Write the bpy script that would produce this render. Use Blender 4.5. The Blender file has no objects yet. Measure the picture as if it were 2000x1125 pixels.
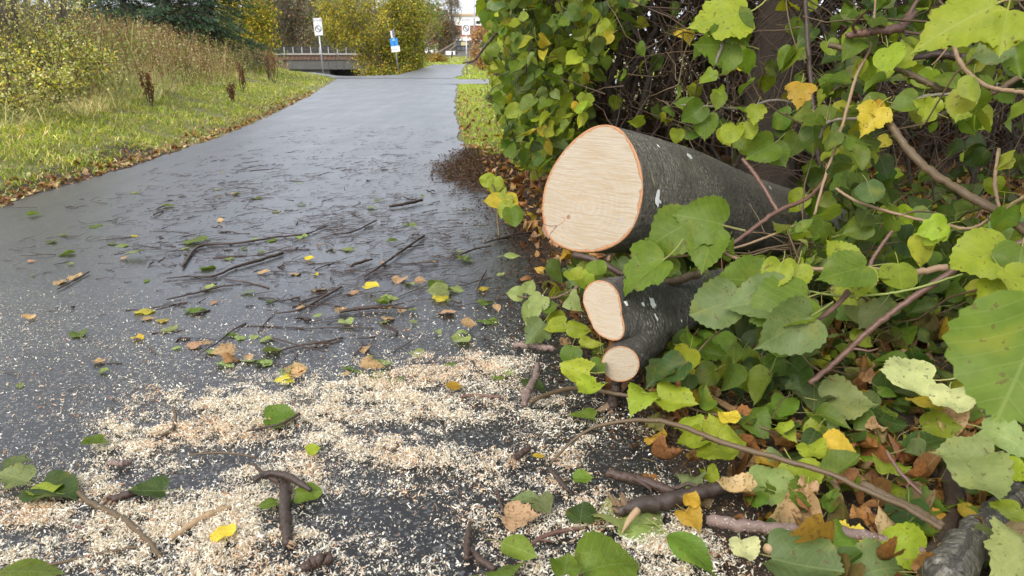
import bpy, math
import numpy as np
from mathutils import Vector, Matrix

S = bpy.context.scene
C = S.collection
rng = np.random.default_rng(11)
rad = math.radians

# ------------------------------------------------------------------ camera
CAM_H, PITCH, FPX = 1.1, rad(17.63), 1444.0
cd = bpy.data.cameras.new('camera')
cd.lens, cd.sensor_width = 26.0, 36.0
cd.clip_start, cd.clip_end = 0.05, 3000
cd.dof.use_dof, cd.dof.focus_distance, cd.dof.aperture_fstop = True, 2.9, 7.0
cam = bpy.data.objects.new('camera', cd)
C.objects.link(cam)
cam.location = (0, 0, CAM_H)
cam.rotation_euler = (math.pi / 2 - PITCH, 0, 0)
S.camera = cam

# ------------------------------------------------------------------ sky, sun, exposure
SUN_EL, SUN_ROT = rad(44), rad(215)          # soft light from behind the left shoulder
w = bpy.data.worlds.new('World')
S.world = w
w.use_nodes = True
nt = w.node_tree
bg = nt.nodes['Background']
sky = nt.nodes.new('ShaderNodeTexSky')
sky.sky_type = 'NISHITA'
sky.sun_disc = False
sky.sun_elevation, sky.sun_rotation = SUN_EL, SUN_ROT
sky.air_density, sky.dust_density, sky.ozone_density = 1.0, 4.0, 1.0
hs = nt.nodes.new('ShaderNodeHueSaturation')
hs.inputs['Saturation'].default_value = 0.48
nt.links.new(sky.outputs[0], hs.inputs['Color'])
cloud = nt.nodes.new('ShaderNodeMix')        # the overcast cloud deck over the clear sky
cloud.data_type = 'RGBA'
cloud.inputs[0].default_value = .7
cloud.inputs[7].default_value = (2.12, 2.22, 2.46, 1)
nt.links.new(hs.outputs[0], cloud.inputs[6])
nt.links.new(cloud.outputs[2], bg.inputs['Color'])
bg.inputs['Strength'].default_value = 0.15
sl = bpy.data.lights.new('sun', 'SUN')
sl.energy, sl.angle, sl.color = 0.5, rad(30), (1.0, 0.95, 0.87)
so = bpy.data.objects.new('sun', sl)
C.objects.link(so)
sd = Vector((math.sin(SUN_ROT) * math.cos(SUN_EL), math.cos(SUN_ROT) * math.cos(SUN_EL), math.sin(SUN_EL)))
so.rotation_euler = sd.to_track_quat('Z', 'Y').to_euler()
so.location = (-8, -8, 12)
S.view_settings.view_transform = 'Standard'
S.view_settings.look = 'None'
S.view_settings.gamma = 1
S.view_settings.exposure = 1.9
S.cycles.max_bounces = 7
S.cycles.transparent_max_bounces = 6

# ------------------------------------------------------------------ measuring: photo point <-> place
cp, sp = math.cos(PITCH), math.sin(PITCH)


def P(px, py, d):
    a, b = (px - 1000) / FPX, (562.5 - py) / FPX
    return np.array([a * d, d * (cp + b * sp), CAM_H + d * (-sp + b * cp)])


def G(px, py, z=0.0):
    b = (562.5 - py) / FPX
    return P(px, py, (z - CAM_H) / (-sp + b * cp))


def proj(X):
    X = np.asarray(X, float)
    x, y, z = X[..., 0], X[..., 1], X[..., 2] - CAM_H
    d = y * cp - z * sp
    u = y * sp + z * cp
    dd = np.where(np.abs(d) < 1e-6, 1e-6, d)
    return 1000 + FPX * x / dd, 562.5 - FPX * u / dd, d


def inpoly(px, py, poly):
    poly = np.asarray(poly, float)
    res = np.zeros(np.shape(px), bool)
    n = len(poly)
    for i in range(n):
        x0, y0 = poly[i]
        x1, y1 = poly[(i + 1) % n]
        c = (y0 > py) != (y1 > py)
        t = (x1 - x0) * (py - y0) / ((y1 - y0) if y1 != y0 else 1e-9) + x0
        res ^= c & (px < t)
    return res


def sst(a, b, x):
    t = np.clip((np.asarray(x, float) - a) / (b - a), 0, 1)
    return t * t * (3 - 2 * t)


def unit(v):
    v = np.asarray(v, float)
    return v / np.maximum(np.linalg.norm(v, axis=-1, keepdims=True), 1e-9)


_lat = np.random.default_rng(5).random((64, 64))


def vnoise(x, y, sc=1.0):
    x, y = np.asarray(x, float) * sc, np.asarray(y, float) * sc
    i, j = np.floor(x).astype(int), np.floor(y).astype(int)
    fx, fy = x - i, y - j
    fx, fy = fx * fx * (3 - 2 * fx), fy * fy * (3 - 2 * fy)
    g = lambda a, b: _lat[a % 64, b % 64]
    return (g(i, j) * (1 - fx) + g(i + 1, j) * fx) * (1 - fy) + (g(i, j + 1) * (1 - fx) + g(i + 1, j + 1) * fx) * fy


def fbm(x, y, sc=1.0):
    return (vnoise(x, y, sc) * .55 + vnoise(x + 7.3, y + 1.7, sc * 2.1) * .28 + vnoise(x + 3.1, y + 9.2, sc * 4.3) * .17)


# ------------------------------------------------------------------ objects, labels
def tag(o, label=None, cat=None, group=None, kind=None):
    for k, v in (('label', label), ('category', cat), ('group', group), ('kind', kind)):
        if v:
            o[k] = v
    return o


def thing(name, label, cat, loc=(0, 0, 0), group=None):
    o = bpy.data.objects.new(name, None)
    C.objects.link(o)
    o.location = loc
    o.empty_display_size = .1
    return tag(o, label, cat, group)


class MB:
    """collects vertices, faces, uv and colour and links them as ONE mesh"""

    def __init__(s):
        s.V, s.Q, s.T, s.U, s.K, s.qm, s.tm, s.n = [], [], [], [], [], [], [], 0

    def add(s, V, F, uv=None, col=None, m=0):
        V = np.asarray(V, float).reshape(-1, 3)
        s.V.append(V)
        s.U.append(np.zeros((len(V), 2)) if uv is None else np.asarray(uv, float).reshape(-1, 2))
        c = np.full((len(V), 3), .5) if col is None else np.broadcast_to(np.asarray(col, float), (len(V), 3))
        s.K.append(c)
        for f in (F if isinstance(F, (list, tuple)) else [F]):
            f = np.asarray(f, int)
            if f.size == 0:
                continue
            if f.shape[1] == 4:
                s.Q.append(f + s.n)
                s.qm.append(np.full(len(f), m))
            else:
                s.T.append(f + s.n)
                s.tm.append(np.full(len(f), m))
        s.n += len(V)
        return s

    def mesh(s, name, mats, origin=(0, 0, 0), smooth=True):
        V = np.concatenate(s.V) - np.asarray(origin, float)
        U, K = np.concatenate(s.U), np.concatenate(s.K)
        Q = np.concatenate(s.Q) if s.Q else np.zeros((0, 4), int)
        T = np.concatenate(s.T) if s.T else np.zeros((0, 3), int)
        mi = np.concatenate([np.concatenate(s.qm) if s.qm else np.zeros(0, int), np.concatenate(s.tm) if s.tm else np.zeros(0, int)])
        me = bpy.data.meshes.new(name)
        me.vertices.add(len(V))
        me.vertices.foreach_set('co', V.astype(np.float32).ravel())
        li = np.concatenate([Q.ravel(), T.ravel()]).astype(np.int32)
        me.loops.add(len(li))
        me.loops.foreach_set('vertex_index', li)
        nf = len(Q) + len(T)
        me.polygons.add(nf)
        st = np.concatenate([np.arange(len(Q)) * 4, len(Q) * 4 + np.arange(len(T)) * 3]).astype(np.int32)
        me.polygons.foreach_set('loop_start', st)
        me.polygons.foreach_set('material_index', mi.astype(np.int32))
        me.polygons.foreach_set('use_smooth', np.full(nf, smooth))
        uvl = me.uv_layers.new(name='UVMap')
        uvl.data.foreach_set('uv', U[li].astype(np.float32).ravel())
        ca = me.color_attributes.new('Col', 'FLOAT_COLOR', 'POINT')
        ca.data.foreach_set('color', np.concatenate([K, np.ones((len(K), 1))], 1).astype(np.float32).ravel())
        for m in mats:
            me.materials.append(m)
        me.update(calc_edges=True)
        me.validate()
        return me

    def build(s, name, mats, parent=None, origin=None, smooth=True):
        if origin is None:
            origin = np.array(parent.location) if parent is not None else np.zeros(3)
        if not isinstance(mats, (list, tuple)):
            mats = [mats]
        o = bpy.data.objects.new(name, s.mesh(name, mats, origin, smooth))
        C.objects.link(o)
        if parent is not None:
            o.parent = parent
        else:
            o.location = origin
        return o


def box(x0, x1, y0, y1, z0, z1):
    V = [(x, y, z) for z in (z0, z1) for y in (y0, y1) for x in (x0, x1)]
    F = [(0, 2, 3, 1), (4, 5, 7, 6), (0, 1, 5, 4), (2, 6, 7, 3), (0, 4, 6, 2), (1, 3, 7, 5)]
    return np.array(V, float), np.array(F)


def bar(a, b, w_, h_):
    """a beam from a to b, w wide, h high"""
    a, b = np.asarray(a, float), np.asarray(b, float)
    d = unit(b - a)
    up = np.array([0, 0, 1.0]) if abs(d[2]) < .9 else np.array([0, 1.0, 0])
    x = unit(np.cross(d, up))
    y = np.cross(x, d)
    V = [p + x * sx * w_ / 2 + y * sy * h_ / 2 for p in (a, b) for sy in (-1, 1) for sx in (-1, 1)]
    F = [(0, 2, 3, 1), (4, 5, 7, 6), (0, 1, 5, 4), (2, 6, 7, 3), (0, 4, 6, 2), (1, 3, 7, 5)]
    return np.array(V), np.array(F)


def smoothline(pts, n):
    """Catmull-Rom through pts (k,4: x,y,z,r)"""
    p = np.asarray(pts, float)
    if len(p) < 3:
        t = np.linspace(0, 1, n)[:, None]
        return p[0] * (1 - t) + p[-1] * t
    e = np.vstack([2 * p[0] - p[1], p, 2 * p[-1] - p[-2]])
    out = []
    for u in np.linspace(0, len(p) - 1 - 1e-6, n):
        i = int(u)
        t = u - i
        a, b, c, d = e[i:i + 4]
        out.append(.5 * (2 * b + (c - a) * t + (2 * a - 5 * b + 4 * c - d) * t * t + (3 * b - a - 3 * c + d) * t ** 3))
    return np.array(out)


def tube(pts, r, sides=7, rough=0.0, cap=True, g=rng):
    pts = np.asarray(pts, float)
    r = np.broadcast_to(np.asarray(r, float), (len(pts),))
    n = len(pts)
    tg = unit(np.gradient(pts, axis=0))
    u = np.cross(tg[0], [0, 0, 1.0])
    if np.linalg.norm(u) < 1e-3:
        u = np.array([1.0, 0, 0])
    u = unit(u)
    V, UV = [], []
    L = np.concatenate([[0], np.cumsum(np.linalg.norm(np.diff(pts, axis=0), axis=1))])
    for i in range(n):
        u = unit(u - tg[i] * np.dot(u, tg[i]))
        v = np.cross(tg[i], u)
        th = np.arange(sides) * 2 * math.pi / sides - math.pi / 2
        rr = r[i] * (1 + rough * g.normal(size=sides))
        V.append(pts[i] + (np.cos(th) * rr)[:, None] * u + (np.sin(th) * rr)[:, None] * v)
        UV.append(np.stack([th * r[i], np.full(sides, L[i])], 1))
    V, UV = np.concatenate(V), np.concatenate(UV)
    i = np.arange(n - 1)[:, None] * sides
    j = np.arange(sides)[None]
    j2 = (j + 1) % sides
    F = np.stack([i + j, i + j2, i + sides + j2, i + sides + j], -1).reshape(-1, 4)
    T = np.zeros((0, 3), int)
    if cap:
        k = len(V)
        V = np.vstack([V, pts[0] - tg[0] * r[0] * .15, pts[-1] + tg[-1] * r[-1] * .3])
        UV = np.vstack([UV, [0, 0], [0, L[-1]]])
        jj = np.arange(sides)
        T = np.vstack([np.stack([np.full(sides, k), (jj + 1) % sides, jj], 1),
                       np.stack([np.full(sides, k + 1), (n - 1) * sides + jj, (n - 1) * sides + (jj + 1) % sides], 1)])
    return V, [F, T], UV


def twigs(A, B, r0, r1, K=5, wob=.06, sag=0.0, sides=3, g=rng):
    """a batch of thin crooked twigs from A to B, vectorised"""
    A, B = np.asarray(A, float), np.asarray(B, float)
    n = len(A)
    L = np.linalg.norm(B - A, axis=1)
    t = np.linspace(0, 1, K)
    pts = A[:, None] * (1 - t)[None, :, None] + B[:, None] * t[None, :, None]
    env = np.sin(t * math.pi)[None, :, None]
    pts = pts + (g.normal(size=(n, K, 3)) * wob * .5 + g.normal(size=(n, 1, 3)) * wob) * env * L[:, None, None]
    pts[:, :, 2] -= (sag * L)[:, None] * env[..., 0] if np.ndim(sag) else sag * L[:, None] * env[..., 0]
    d = unit(B - A)
    h = np.where(np.abs(d[:, 2:3]) < .9, np.array([[0, 0, 1.0]]), np.array([[1.0, 0, 0]]))
    u = unit(np.cross(d, h))
    v = np.cross(d, u)
    R = (np.broadcast_to(r0, n)[:, None] * (1 - t) + np.broadcast_to(r1, n)[:, None] * t)
    th = np.arange(sides) * 2 * math.pi / sides
    ring = np.cos(th)[None, None, :, None] * u[:, None, None] + np.sin(th)[None, None, :, None] * v[:, None, None]
    V = pts[:, :, None] + ring * R[:, :, None, None]
    b = (np.arange(n) * K * sides)[:, None, None]
    i = (np.arange(K - 1) * sides)[None, :, None]
    j = np.arange(sides)[None, None]
    j2 = (j + 1) % sides
    F = np.stack(np.broadcast_arrays(b + i + j, b + i + j2, b + i + sides + j2, b + i + sides + j), -1).reshape(-1, 4)
    uv = np.stack(np.broadcast_arrays((th * .01)[None, None, :], (t[None, :, None] * L[:, None, None])), -1)
    return V.reshape(-1, 3), F, uv.reshape(-1, 2), pts


# ------------------------------------------------------------------ leaves
OUT = {
    'heart': [(0, 0), (.12, -.09), (.27, -.12), (.41, -.06), (.505, .08), (.535, .25), (.51, .43), (.43, .60), (.31, .75), (.16, .88), (.05, .97), (0, 1.09)],
    'lobed': [(0, 0), (.12, -.08), (.30, -.08), (.43, .02), (.56, .20), (.58, .33), (.46, .39), (.42, .48), (.43, .62), (.30, .70), (.18, .84), (.05, .97), (0, 1.1)],
    'oval': [(0, 0), (.10, .03), (.22, .14), (.30, .32), (.31, .48), (.26, .64), (.17, .79), (.07, .92), (0, 1.03)],
    'round': [(0, 0), (.16, -.08), (.34, -.06), (.48, .08), (.54, .28), (.52, .48), (.42, .67), (.27, .82), (.12, .92), (.04, .96), (0, 1.0)],
}


def leaf_tpl(kind, ns, na, petiole=True, teeth=0.0):
    o = np.array(OUT[kind])
    t = np.linspace(0, 1, ns)
    k = np.linspace(0, 1, len(o))
    wv = smoothline(np.concatenate([o, 0 * o], 1), ns)[:, :2]
    wv[0] = o[0]
    wv[-1] = o[-1]
    if teeth:
        z = np.where(np.arange(ns) % 2 == 0, 1 + teeth, 1 - teeth)
        z[0] = z[-1] = 1
        wv[:, 0] *= z
        wv[:, 1] += (z - 1) * .5 * np.linspace(0, 1, ns)
        wv[-1, 1] = o[-1, 1]
    tip = o[-1, 1]
    m = tip * t ** 1.15
    fr = np.linspace(-1, 1, 2 * na + 1)
    V = []
    for i in range(ns):
        for f in fr:
            a = abs(f)
            V.append((np.sign(f) * a * wv[i, 0], m[i] + (wv[i, 1] - m[i]) * a ** 1.1))
    V = np.array(V)
    nc = len(fr)
    F = np.array([(i * nc + j, i * nc + j + 1, (i + 1) * nc + j + 1, (i + 1) * nc + j) for i in range(ns - 1) for j in range(nc - 1)])
    pet = np.zeros(len(V), bool)
    if petiole:
        b = len(V)
        pv = []
        for q in np.linspace(0, 1, 4):
            pv += [(-.013, .01 - .5 * q), (.013, .01 - .5 * q)]
        V = np.vstack([V, pv])
        F = np.vstack([F, [(b + 2 * i, b + 2 * i + 1, b + 2 * i + 3, b + 2 * i + 2) for i in range(3)]])
        pet = np.concatenate([pet, np.ones(8, bool)])
    uv = V.copy()
    uv[pet, 1] = -1.0 - np.abs(V[pet, 1])
    return V, F, uv, pet


TPL = {}


def tpl(kind, lod):
    if (kind, lod) not in TPL:
        ns, na, pe, te = {0: (29, 3, True, .035), 1: (13, 2, True, .02), 2: (7, 1, False, 0)}[lod]
        TPL[(kind, lod)] = leaf_tpl(kind, ns, na, pe, te)
    return TPL[(kind, lod)]


def leaf_local(kind, lod, n, g, curl=.35, fold=.35, wave=.06):
    V, F, uv, pet = tpl(kind, lod)
    u, v = V[:, 0][None], V[:, 1][None]
    c = g.normal(-.1, curl, (n, 1))
    f = g.normal(.12, fold, (n, 1))
    ph = g.random((n, 1)) * 6.3
    z = f * np.abs(u) + c * (np.clip(v, -.1, 2) - .25) ** 2 + wave * np.sin(v * 7 + ph) * np.abs(u) * 2 + wave * .8 * np.sin(u * 9 + ph * 2)
    tw = g.normal(0, .25, (n, 1))
    z = z + tw * u * v
    zp = g.normal(0, .35, (n, 1)) * v ** 2
    z = np.where(pet[None], zp, z)
    x = np.where(pet[None], u + g.normal(0, .35, (n, 1)) * v ** 2, u * np.sqrt(np.maximum(1 - np.minimum(f * f, .8), .2)))
    y = np.broadcast_to(v, x.shape)
    return np.stack([x, y, z], -1), F, uv


def leaf_batch(mb, kind, lod, pos, tip, nrm, size, col, g=rng, m=0, **kw):
    n = len(pos)
    if n == 0:
        return
    L, F, uv = leaf_local(kind, lod, n, g, **kw)
    Y = unit(tip)
    Z = nrm - np.sum(nrm * Y, 1, keepdims=True) * Y
    Z = unit(Z)
    X = np.cross(Y, Z)
    L = L * np.asarray(size, float).reshape(-1, 1, 1)
    V = pos[:, None] + L[..., :1] * X[:, None] + L[..., 1:2] * Y[:, None] + L[..., 2:3] * Z[:, None]
    N = L.shape[1]
    FF = (F[None] + (np.arange(n) * N)[:, None, None]).reshape(-1, 4)
    mb.add(V.reshape(-1, 3), FF, np.broadcast_to(uv[None], (n,) + uv.shape), np.repeat(col, N, 0), m)


PAL = dict(
    green=(.112, .175, .017), dark=(.044, .080, .014), lime=(.26, .315, .024), yellow=(.55, .43, .04), pale=(.25, .31, .095),
    grey=(.135, .185, .06), brown=(.20, .085, .03), rust=(.28, .125, .04), tan=(.42, .27, .13), mustard=(.40, .25, .025),
    cream=(.56, .54, .25), straw=(.56, .47, .23), olive=(.15, .16, .04))


def cols(names, wts, n, g=rng, jit=.16):
    a = np.array([PAL[k] for k in names])
    wts = np.array(wts, float) / sum(wts)
    c = a[g.choice(len(a), n, p=wts)]
    b = a[g.choice(len(a), n, p=wts)]
    c = c + (b - c) * g.random((n, 1)) * .3
    return np.clip(c * (1 + g.normal(0, jit, (n, 1))) * (1 + g.normal(0, jit * .4, (n, 3))), .004, .9)


def quads(mb, pos, tip, nrm, ln, wd, col, g=rng, m=0, bend=.25):
    """small two-face leaves / flakes: diamond folded on the midline"""
    n = len(pos)
    Y = unit(tip)
    Z = unit(nrm - np.sum(nrm * Y, 1, keepdims=True) * Y)
    X = np.cross(Y, Z)
    ln = np.asarray(ln, float).reshape(-1, 1)
    wd = np.asarray(wd, float).reshape(-1, 1)
    f = g.normal(0, bend, (n, 1))
    V = np.stack([pos, pos + Y * ln * .45 + X * wd * .5 + Z * f * wd, pos + Y * ln, pos + Y * ln * .45 - X * wd * .5 + Z * f * wd], 1)
    F = np.stack([np.arange(n) * 4 + k for k in range(4)], 1)
    T = np.concatenate([F[:, [0, 1, 2]], F[:, [0, 2, 3]]])
    uv = np.broadcast_to(np.array([(0, 0), (.5, .45), (0, 1), (-.5, .45)])[None], (n, 4, 2))
    mb.add(V.reshape(-1, 3), T, uv, np.repeat(col, 4, 0), m)


def rdir(n, g=rng):
    return unit(g.normal(size=(n, 3)))


# ------------------------------------------------------------------ materials
def mat(name):
    m = bpy.data.materials.new(name)
    m.use_nodes = True
    t = m.node_tree
    b = t.nodes['Principled BSDF']
    return m, t, b


def nd(t, typ, **kw):
    n = t.nodes.new('ShaderNode' + typ)
    for k, v in kw.items():
        if hasattr(n, k):
            setattr(n, k, v)
        else:
            n.inputs[k.replace('_', ' ')].default_value = v
    return n


def lk(t, a, b):
    t.links.new(a, b)


def ramp(t, fac, stops, interp='LINEAR'):
    r = t.nodes.new('ShaderNodeValToRGB')
    r.color_ramp.interpolation = interp
    e = r.color_ramp.elements
    while len(e) > 1:
        e.remove(e[-1])
    for i, (p, c) in enumerate(stops):
        if i == 0:
            e[0].position = p
        q = e[0] if i == 0 else e.new(p)
        q.color = (*c, 1) if len(c) == 3 else c
    lk(t, fac, r.inputs[0])
    return r.outputs[0]


def math_(t, op, a, b=None, c=None):
    n = t.nodes.new('ShaderNodeMath')
    n.operation = op
    for i, v in enumerate((a, b, c)):
        if v is None:
            continue
        if isinstance(v, (int, float)):
            n.inputs[i].default_value = v
        else:
            lk(t, v, n.inputs[i])
    return n.outputs[0]


def mix(t, fac, a, b, mode='MIX'):
    n = t.nodes.new('ShaderNodeMix')
    n.data_type = 'RGBA'
    n.blend_type = mode
    for s, v in ((n.inputs[0], fac), (n.inputs[6], a), (n.inputs[7], b)):
        if isinstance(v, (int, float)):
            s.default_value = v
        elif isinstance(v, tuple):
            s.default_value = (*v, 1) if len(v) == 3 else v
        else:
            lk(t, v, s)
    return n.outputs[2]


def noise(t, vec, scale, detail=3, rough=.55, dist=0.0):
    n = nd(t, 'TexNoise')
    n.inputs['Scale'].default_value = scale
    n.inputs['Detail'].default_value = detail
    n.inputs['Roughness'].default_value = rough
    n.inputs['Distortion'].default_value = dist
    if vec is not None:
        lk(t, vec, n.inputs['Vector'])
    return n.outputs['Fac']


def mapping(t, vec, scale=(1, 1, 1), rot=(0, 0, 0), loc=(0, 0, 0)):
    n = nd(t, 'Mapping')
    n.inputs['Scale'].default_value = scale
    n.inputs['Rotation'].default_value = rot
    n.inputs['Location'].default_value = loc
    lk(t, vec, n.inputs['Vector'])
    return n.outputs[0]


def bump(t, b, h, strength=.5, dist=.01):
    n = nd(t, 'Bump')
    n.inputs['Strength'].default_value = strength
    n.inputs['Distance'].default_value = dist
    lk(t, h, n.inputs['Height'])
    lk(t, n.outputs[0], b.inputs['Normal'])


def coord(t, which='Object'):
    return nd(t, 'TexCoord').outputs[which]


def leaf_material(name, objcol=False, trans=.36, rough=.46, dry=False):
    m, t, b = mat(name)
    if objcol:
        oi = nd(t, 'ObjectInfo')
        base, rnd = oi.outputs['Color'], oi.outputs['Random']
    else:
        a = nd(t, 'Attribute', attribute_name='Col')
        base = a.outputs['Color']
    uv = coord(t, 'UV')
    sx = nd(t, 'SeparateXYZ')
    lk(t, uv, sx.inputs[0])
    u, v = sx.outputs[0], sx.outputs[1]
    au = math_(t, 'ABSOLUTE', u)
    mid = math_(t, 'LESS_THAN', au, .012)
    lat = math_(t, 'FRACT', math_(t, 'MULTIPLY', math_(t, 'SUBTRACT', v, math_(t, 'MULTIPLY', au, .75)), 6.5))
    latd = math_(t, 'ABSOLUTE', math_(t, 'SUBTRACT', lat, .5))
    vein = math_(t, 'MAXIMUM', mid, math_(t, 'MULTIPLY', math_(t, 'GREATER_THAN', latd, .455), .6))
    obj = coord(t, 'Object')
    nz = noise(t, obj, 34 if not objcol else 3.5, 4, .65)
    c = mix(t, nz, mix(t, 1.0, base, (.50, .58, .5), 'MULTIPLY'), mix(t, 1.0, base, (1.38, 1.30, 1.35), 'MULTIPLY'))
    yb_ = noise(t, obj, 14 if not objcol else 1.6, 2)
    c = mix(t, ramp(t, yb_, [(.56, (0,) * 3), (.74, (.3,) * 3)]), c, (.30, .27, .03) if not dry else (.09, .05, .025))
    c = mix(t, math_(t, 'MULTIPLY', vein, .26), c, mix(t, .5, c, (.45, .5, .22)))
    sp_ = noise(t, obj, 70 if not objcol else 9, 2)
    spots = math_(t, 'GREATER_THAN', sp_, .655 if not dry else .58)
    c = mix(t, math_(t, 'MULTIPLY', spots, .6), c, (.10, .055, .02))
    pet = math_(t, 'LESS_THAN', v, -.9)
    c = mix(t, pet, c, mix(t, .5, base, (.35, .30, .10)))
    back = nd(t, 'NewGeometry').outputs['Backfacing']
    if not dry:
        c = mix(t, math_(t, 'MULTIPLY', back, .5), c, mix(t, .3, c, (.20, .27, .10)))
    lk(t, c, b.inputs['Base Color'])
    b.inputs['Roughness'].default_value = rough
    b.inputs['Specular IOR Level'].default_value = .24
    hgt_ = math_(t, 'ADD', math_(t, 'MULTIPLY', vein, -.5), math_(t, 'MULTIPLY', nz, .6))
    bump(t, b, hgt_, .35, .004 if not objcol else .03)
    tr = nd(t, 'BsdfTranslucent')
    lk(t, mix(t, 1.0, c, (1.5, 1.45, .7), 'MULTIPLY'), tr.inputs['Color'])
    ms = nd(t, 'MixShader')
    ms.inputs[0].default_value = trans
    lk(t, b.outputs[0], ms.inputs[1])
    lk(t, tr.outputs[0], ms.inputs[2])
    lk(t, ms.outputs[0], t.nodes['Material Output'].inputs[0])
    return m


def attr_material(name, rough=.6, trans=0.0, spec=.3, var=.35, scale=40):
    m, t, b = mat(name)
    a = nd(t, 'Attribute', attribute_name='Col').outputs['Color']
    nz = noise(t, coord(t), scale, 3)
    c = mix(t, nz, mix(t, 1.0, a, (1 - var,) * 3, 'MULTIPLY'), mix(t, 1.0, a, (1 + var,) * 3, 'MULTIPLY'))
    lk(t, c, b.inputs['Base Color'])
    b.inputs['Roughness'].default_value = rough
    b.inputs['Specular IOR Level'].default_value = spec
    if trans:
        tr = nd(t, 'BsdfTranslucent')
        lk(t, mix(t, 1.0, c, (1.3, 1.3, .8), 'MULTIPLY'), tr.inputs['Color'])
        ms = nd(t, 'MixShader')
        ms.inputs[0].default_value = trans
        lk(t, b.outputs[0], ms.inputs[1])
        lk(t, tr.outputs[0], ms.inputs[2])
        lk(t, ms.outputs[0], t.nodes['Material Output'].inputs[0])
    return m


def plain(name, c, rough=.5, metal=0.0, var=.2, scale=30, bmp=.1):
    m, t, b = mat(name)
    o = coord(t)
    nz = noise(t, o, scale, 4)
    lk(t, mix(t, nz, tuple(x * (1 - var) for x in c), tuple(min(x * (1 + var), .95) for x in c)), b.inputs['Base Color'])
    b.inputs['Roughness'].default_value = rough
    b.inputs['Metallic'].default_value = metal
    if bmp:
        bump(t, b, nz, bmp, .01)
    return m


def bark_material(name, c0, c1, fleck=(.3, .29, .26), fl=.66, rough=.55, sc=1.0, bs=.8, objrand=False, ridge=True):
    m, t, b = mat(name)
    o = coord(t)
    uv = coord(t, 'UV')
    n1 = noise(t, o, 14 * sc, 5, .65)
    n2 = noise(t, mapping(t, uv, (60 * sc, 200 * sc, 1)) if ridge else o, 1.0 if ridge else 60, 4, .7)
    c = mix(t, n1, c0, c1)
    c = mix(t, math_(t, 'MULTIPLY', n2, .55), c, tuple(x * .45 for x in c0))
    n3 = noise(t, o, 95 * sc, 2, .6)
    n4 = noise(t, o, 9 * sc, 2)
    f = math_(t, 'MULTIPLY', math_(t, 'GREATER_THAN', n3, fl), math_(t, 'GREATER_THAN', n4, .42))
    c = mix(t, math_(t, 'MULTIPLY', f, .8), c, fleck)
    if objrand:
        r = nd(t, 'ObjectInfo').outputs['Random']
        c = mix(t, r, c, mix(t, 1.0, c, (1.4, 1.2, 1.1), 'MULTIPLY'))
    lk(t, c, b.inputs['Base Color'])
    lk(t, ramp(t, n1, [(.3, (rough - .15,) * 3), (.7, (rough + .2,) * 3)]), b.inputs['Roughness'])
    b.inputs['Specular IOR Level'].default_value = .4
    bump(t, b, math_(t, 'ADD', math_(t, 'ADD', n1, math_(t, 'MULTIPLY', n2, .7)), math_(t, 'MULTIPLY', n3, .3)), bs, .012 / sc)
    return m


def log_bark(name, c0, c1, rough):
    """dark bark with short cross ridges and pale flecks; uv in metres (round, along)"""
    m, t, b = mat(name)
    o, uv = coord(t), coord(t, 'UV')
    big = noise(t, o, 7, 4, .6)
    rid = noise(t, mapping(t, uv, (13, 52, 1)), 1.0, 5, .68, .8)
    fine = noise(t, mapping(t, uv, (42, 130, 1)), 1.0, 3, .7)
    lng = noise(t, mapping(t, uv, (55, 9, 1)), 1.0, 3, .6)
    c = mix(t, ramp(t, rid, [(.30, (0,) * 3), (.68, (1,) * 3)]), c0, c1)
    c = mix(t, math_(t, 'MULTIPLY', ramp(t, fine, [(.35, (1,) * 3), (.55, (0,) * 3)]), .6), c, tuple(x * .35 for x in c0))
    c = mix(t, math_(t, 'MULTIPLY', big, .55), c, mix(t, .5, c, (.055, .062, .038)))
    fl = ramp(t, noise(t, mapping(t, uv, (62, 110, 1)), 1.0, 3, .85), [(.545, (0,) * 3), (.60, (1,) * 3)])
    fl2 = ramp(t, big, [(.36, (0,) * 3), (.58, (1,) * 3)])
    c = mix(t, math_(t, 'MULTIPLY', math_(t, 'MULTIPLY', fl, fl2), .75), c, (.36, .345, .30))
    lk(t, c, b.inputs['Base Color'])
    lk(t, ramp(t, rid, [(.3, (rough - .1,) * 3), (.7, (rough + .2,) * 3)]), b.inputs['Roughness'])
    b.inputs['Specular IOR Level'].default_value = .35
    h = math_(t, 'ADD', math_(t, 'ADD', rid, math_(t, 'MULTIPLY', fine, .45)), math_(t, 'ADD', math_(t, 'MULTIPLY', lng, .4), math_(t, 'MULTIPLY', big, 1.2)))
    bump(t, b, h, 1.0, .02)
    return m


M_LEAF = leaf_material('leaf_green')
M_LEAFO = leaf_material('leaf_loose', objcol=True, trans=.3)
M_DRYO = leaf_material('leaf_loose_dry', objcol=True, trans=.12, rough=.45, dry=True)
M_LITTER = leaf_material('leaf_litter', trans=.12, rough=.5, dry=True)
M_FAR = attr_material('far_foliage', .6, .3)
M_GRASS = attr_material('grass_blade', .5, .3, .3, .25, 6)
M_CHIP = attr_material('wood_shaving', .7, .25, .2, .15, 200)
M_TWIG = bark_material('twig_bark', (.075, .045, .03), (.15, .095, .065), (.32, .26, .2), .7, .55, 2.5, .3)
M_DEAD = bark_material('dry_twig', (.055, .036, .025), (.17, .115, .078), (.2, .16, .12), .72, .8, 2, .3)
M_RED = bark_material('red_twig', (.11, .055, .04), (.21, .12, .085), (.38, .28, .2), .73, .4, 2.5, .2)
M_TANW = bark_material('tan_twig', (.24, .15, .085), (.36, .25, .15), (.45, .36, .25), .7, .6, 2.5, .2)
M_STEM = bark_material('brown_stem', (.09, .06, .03), (.17, .115, .06), (.3, .26, .18), .7, .45, 2.5, .3)
M_STICK = bark_material('fallen_stick', (.035, .025, .02), (.085, .058, .045), (.25, .2, .16), .71, .35, 2.5, .5, objrand=True)
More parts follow.
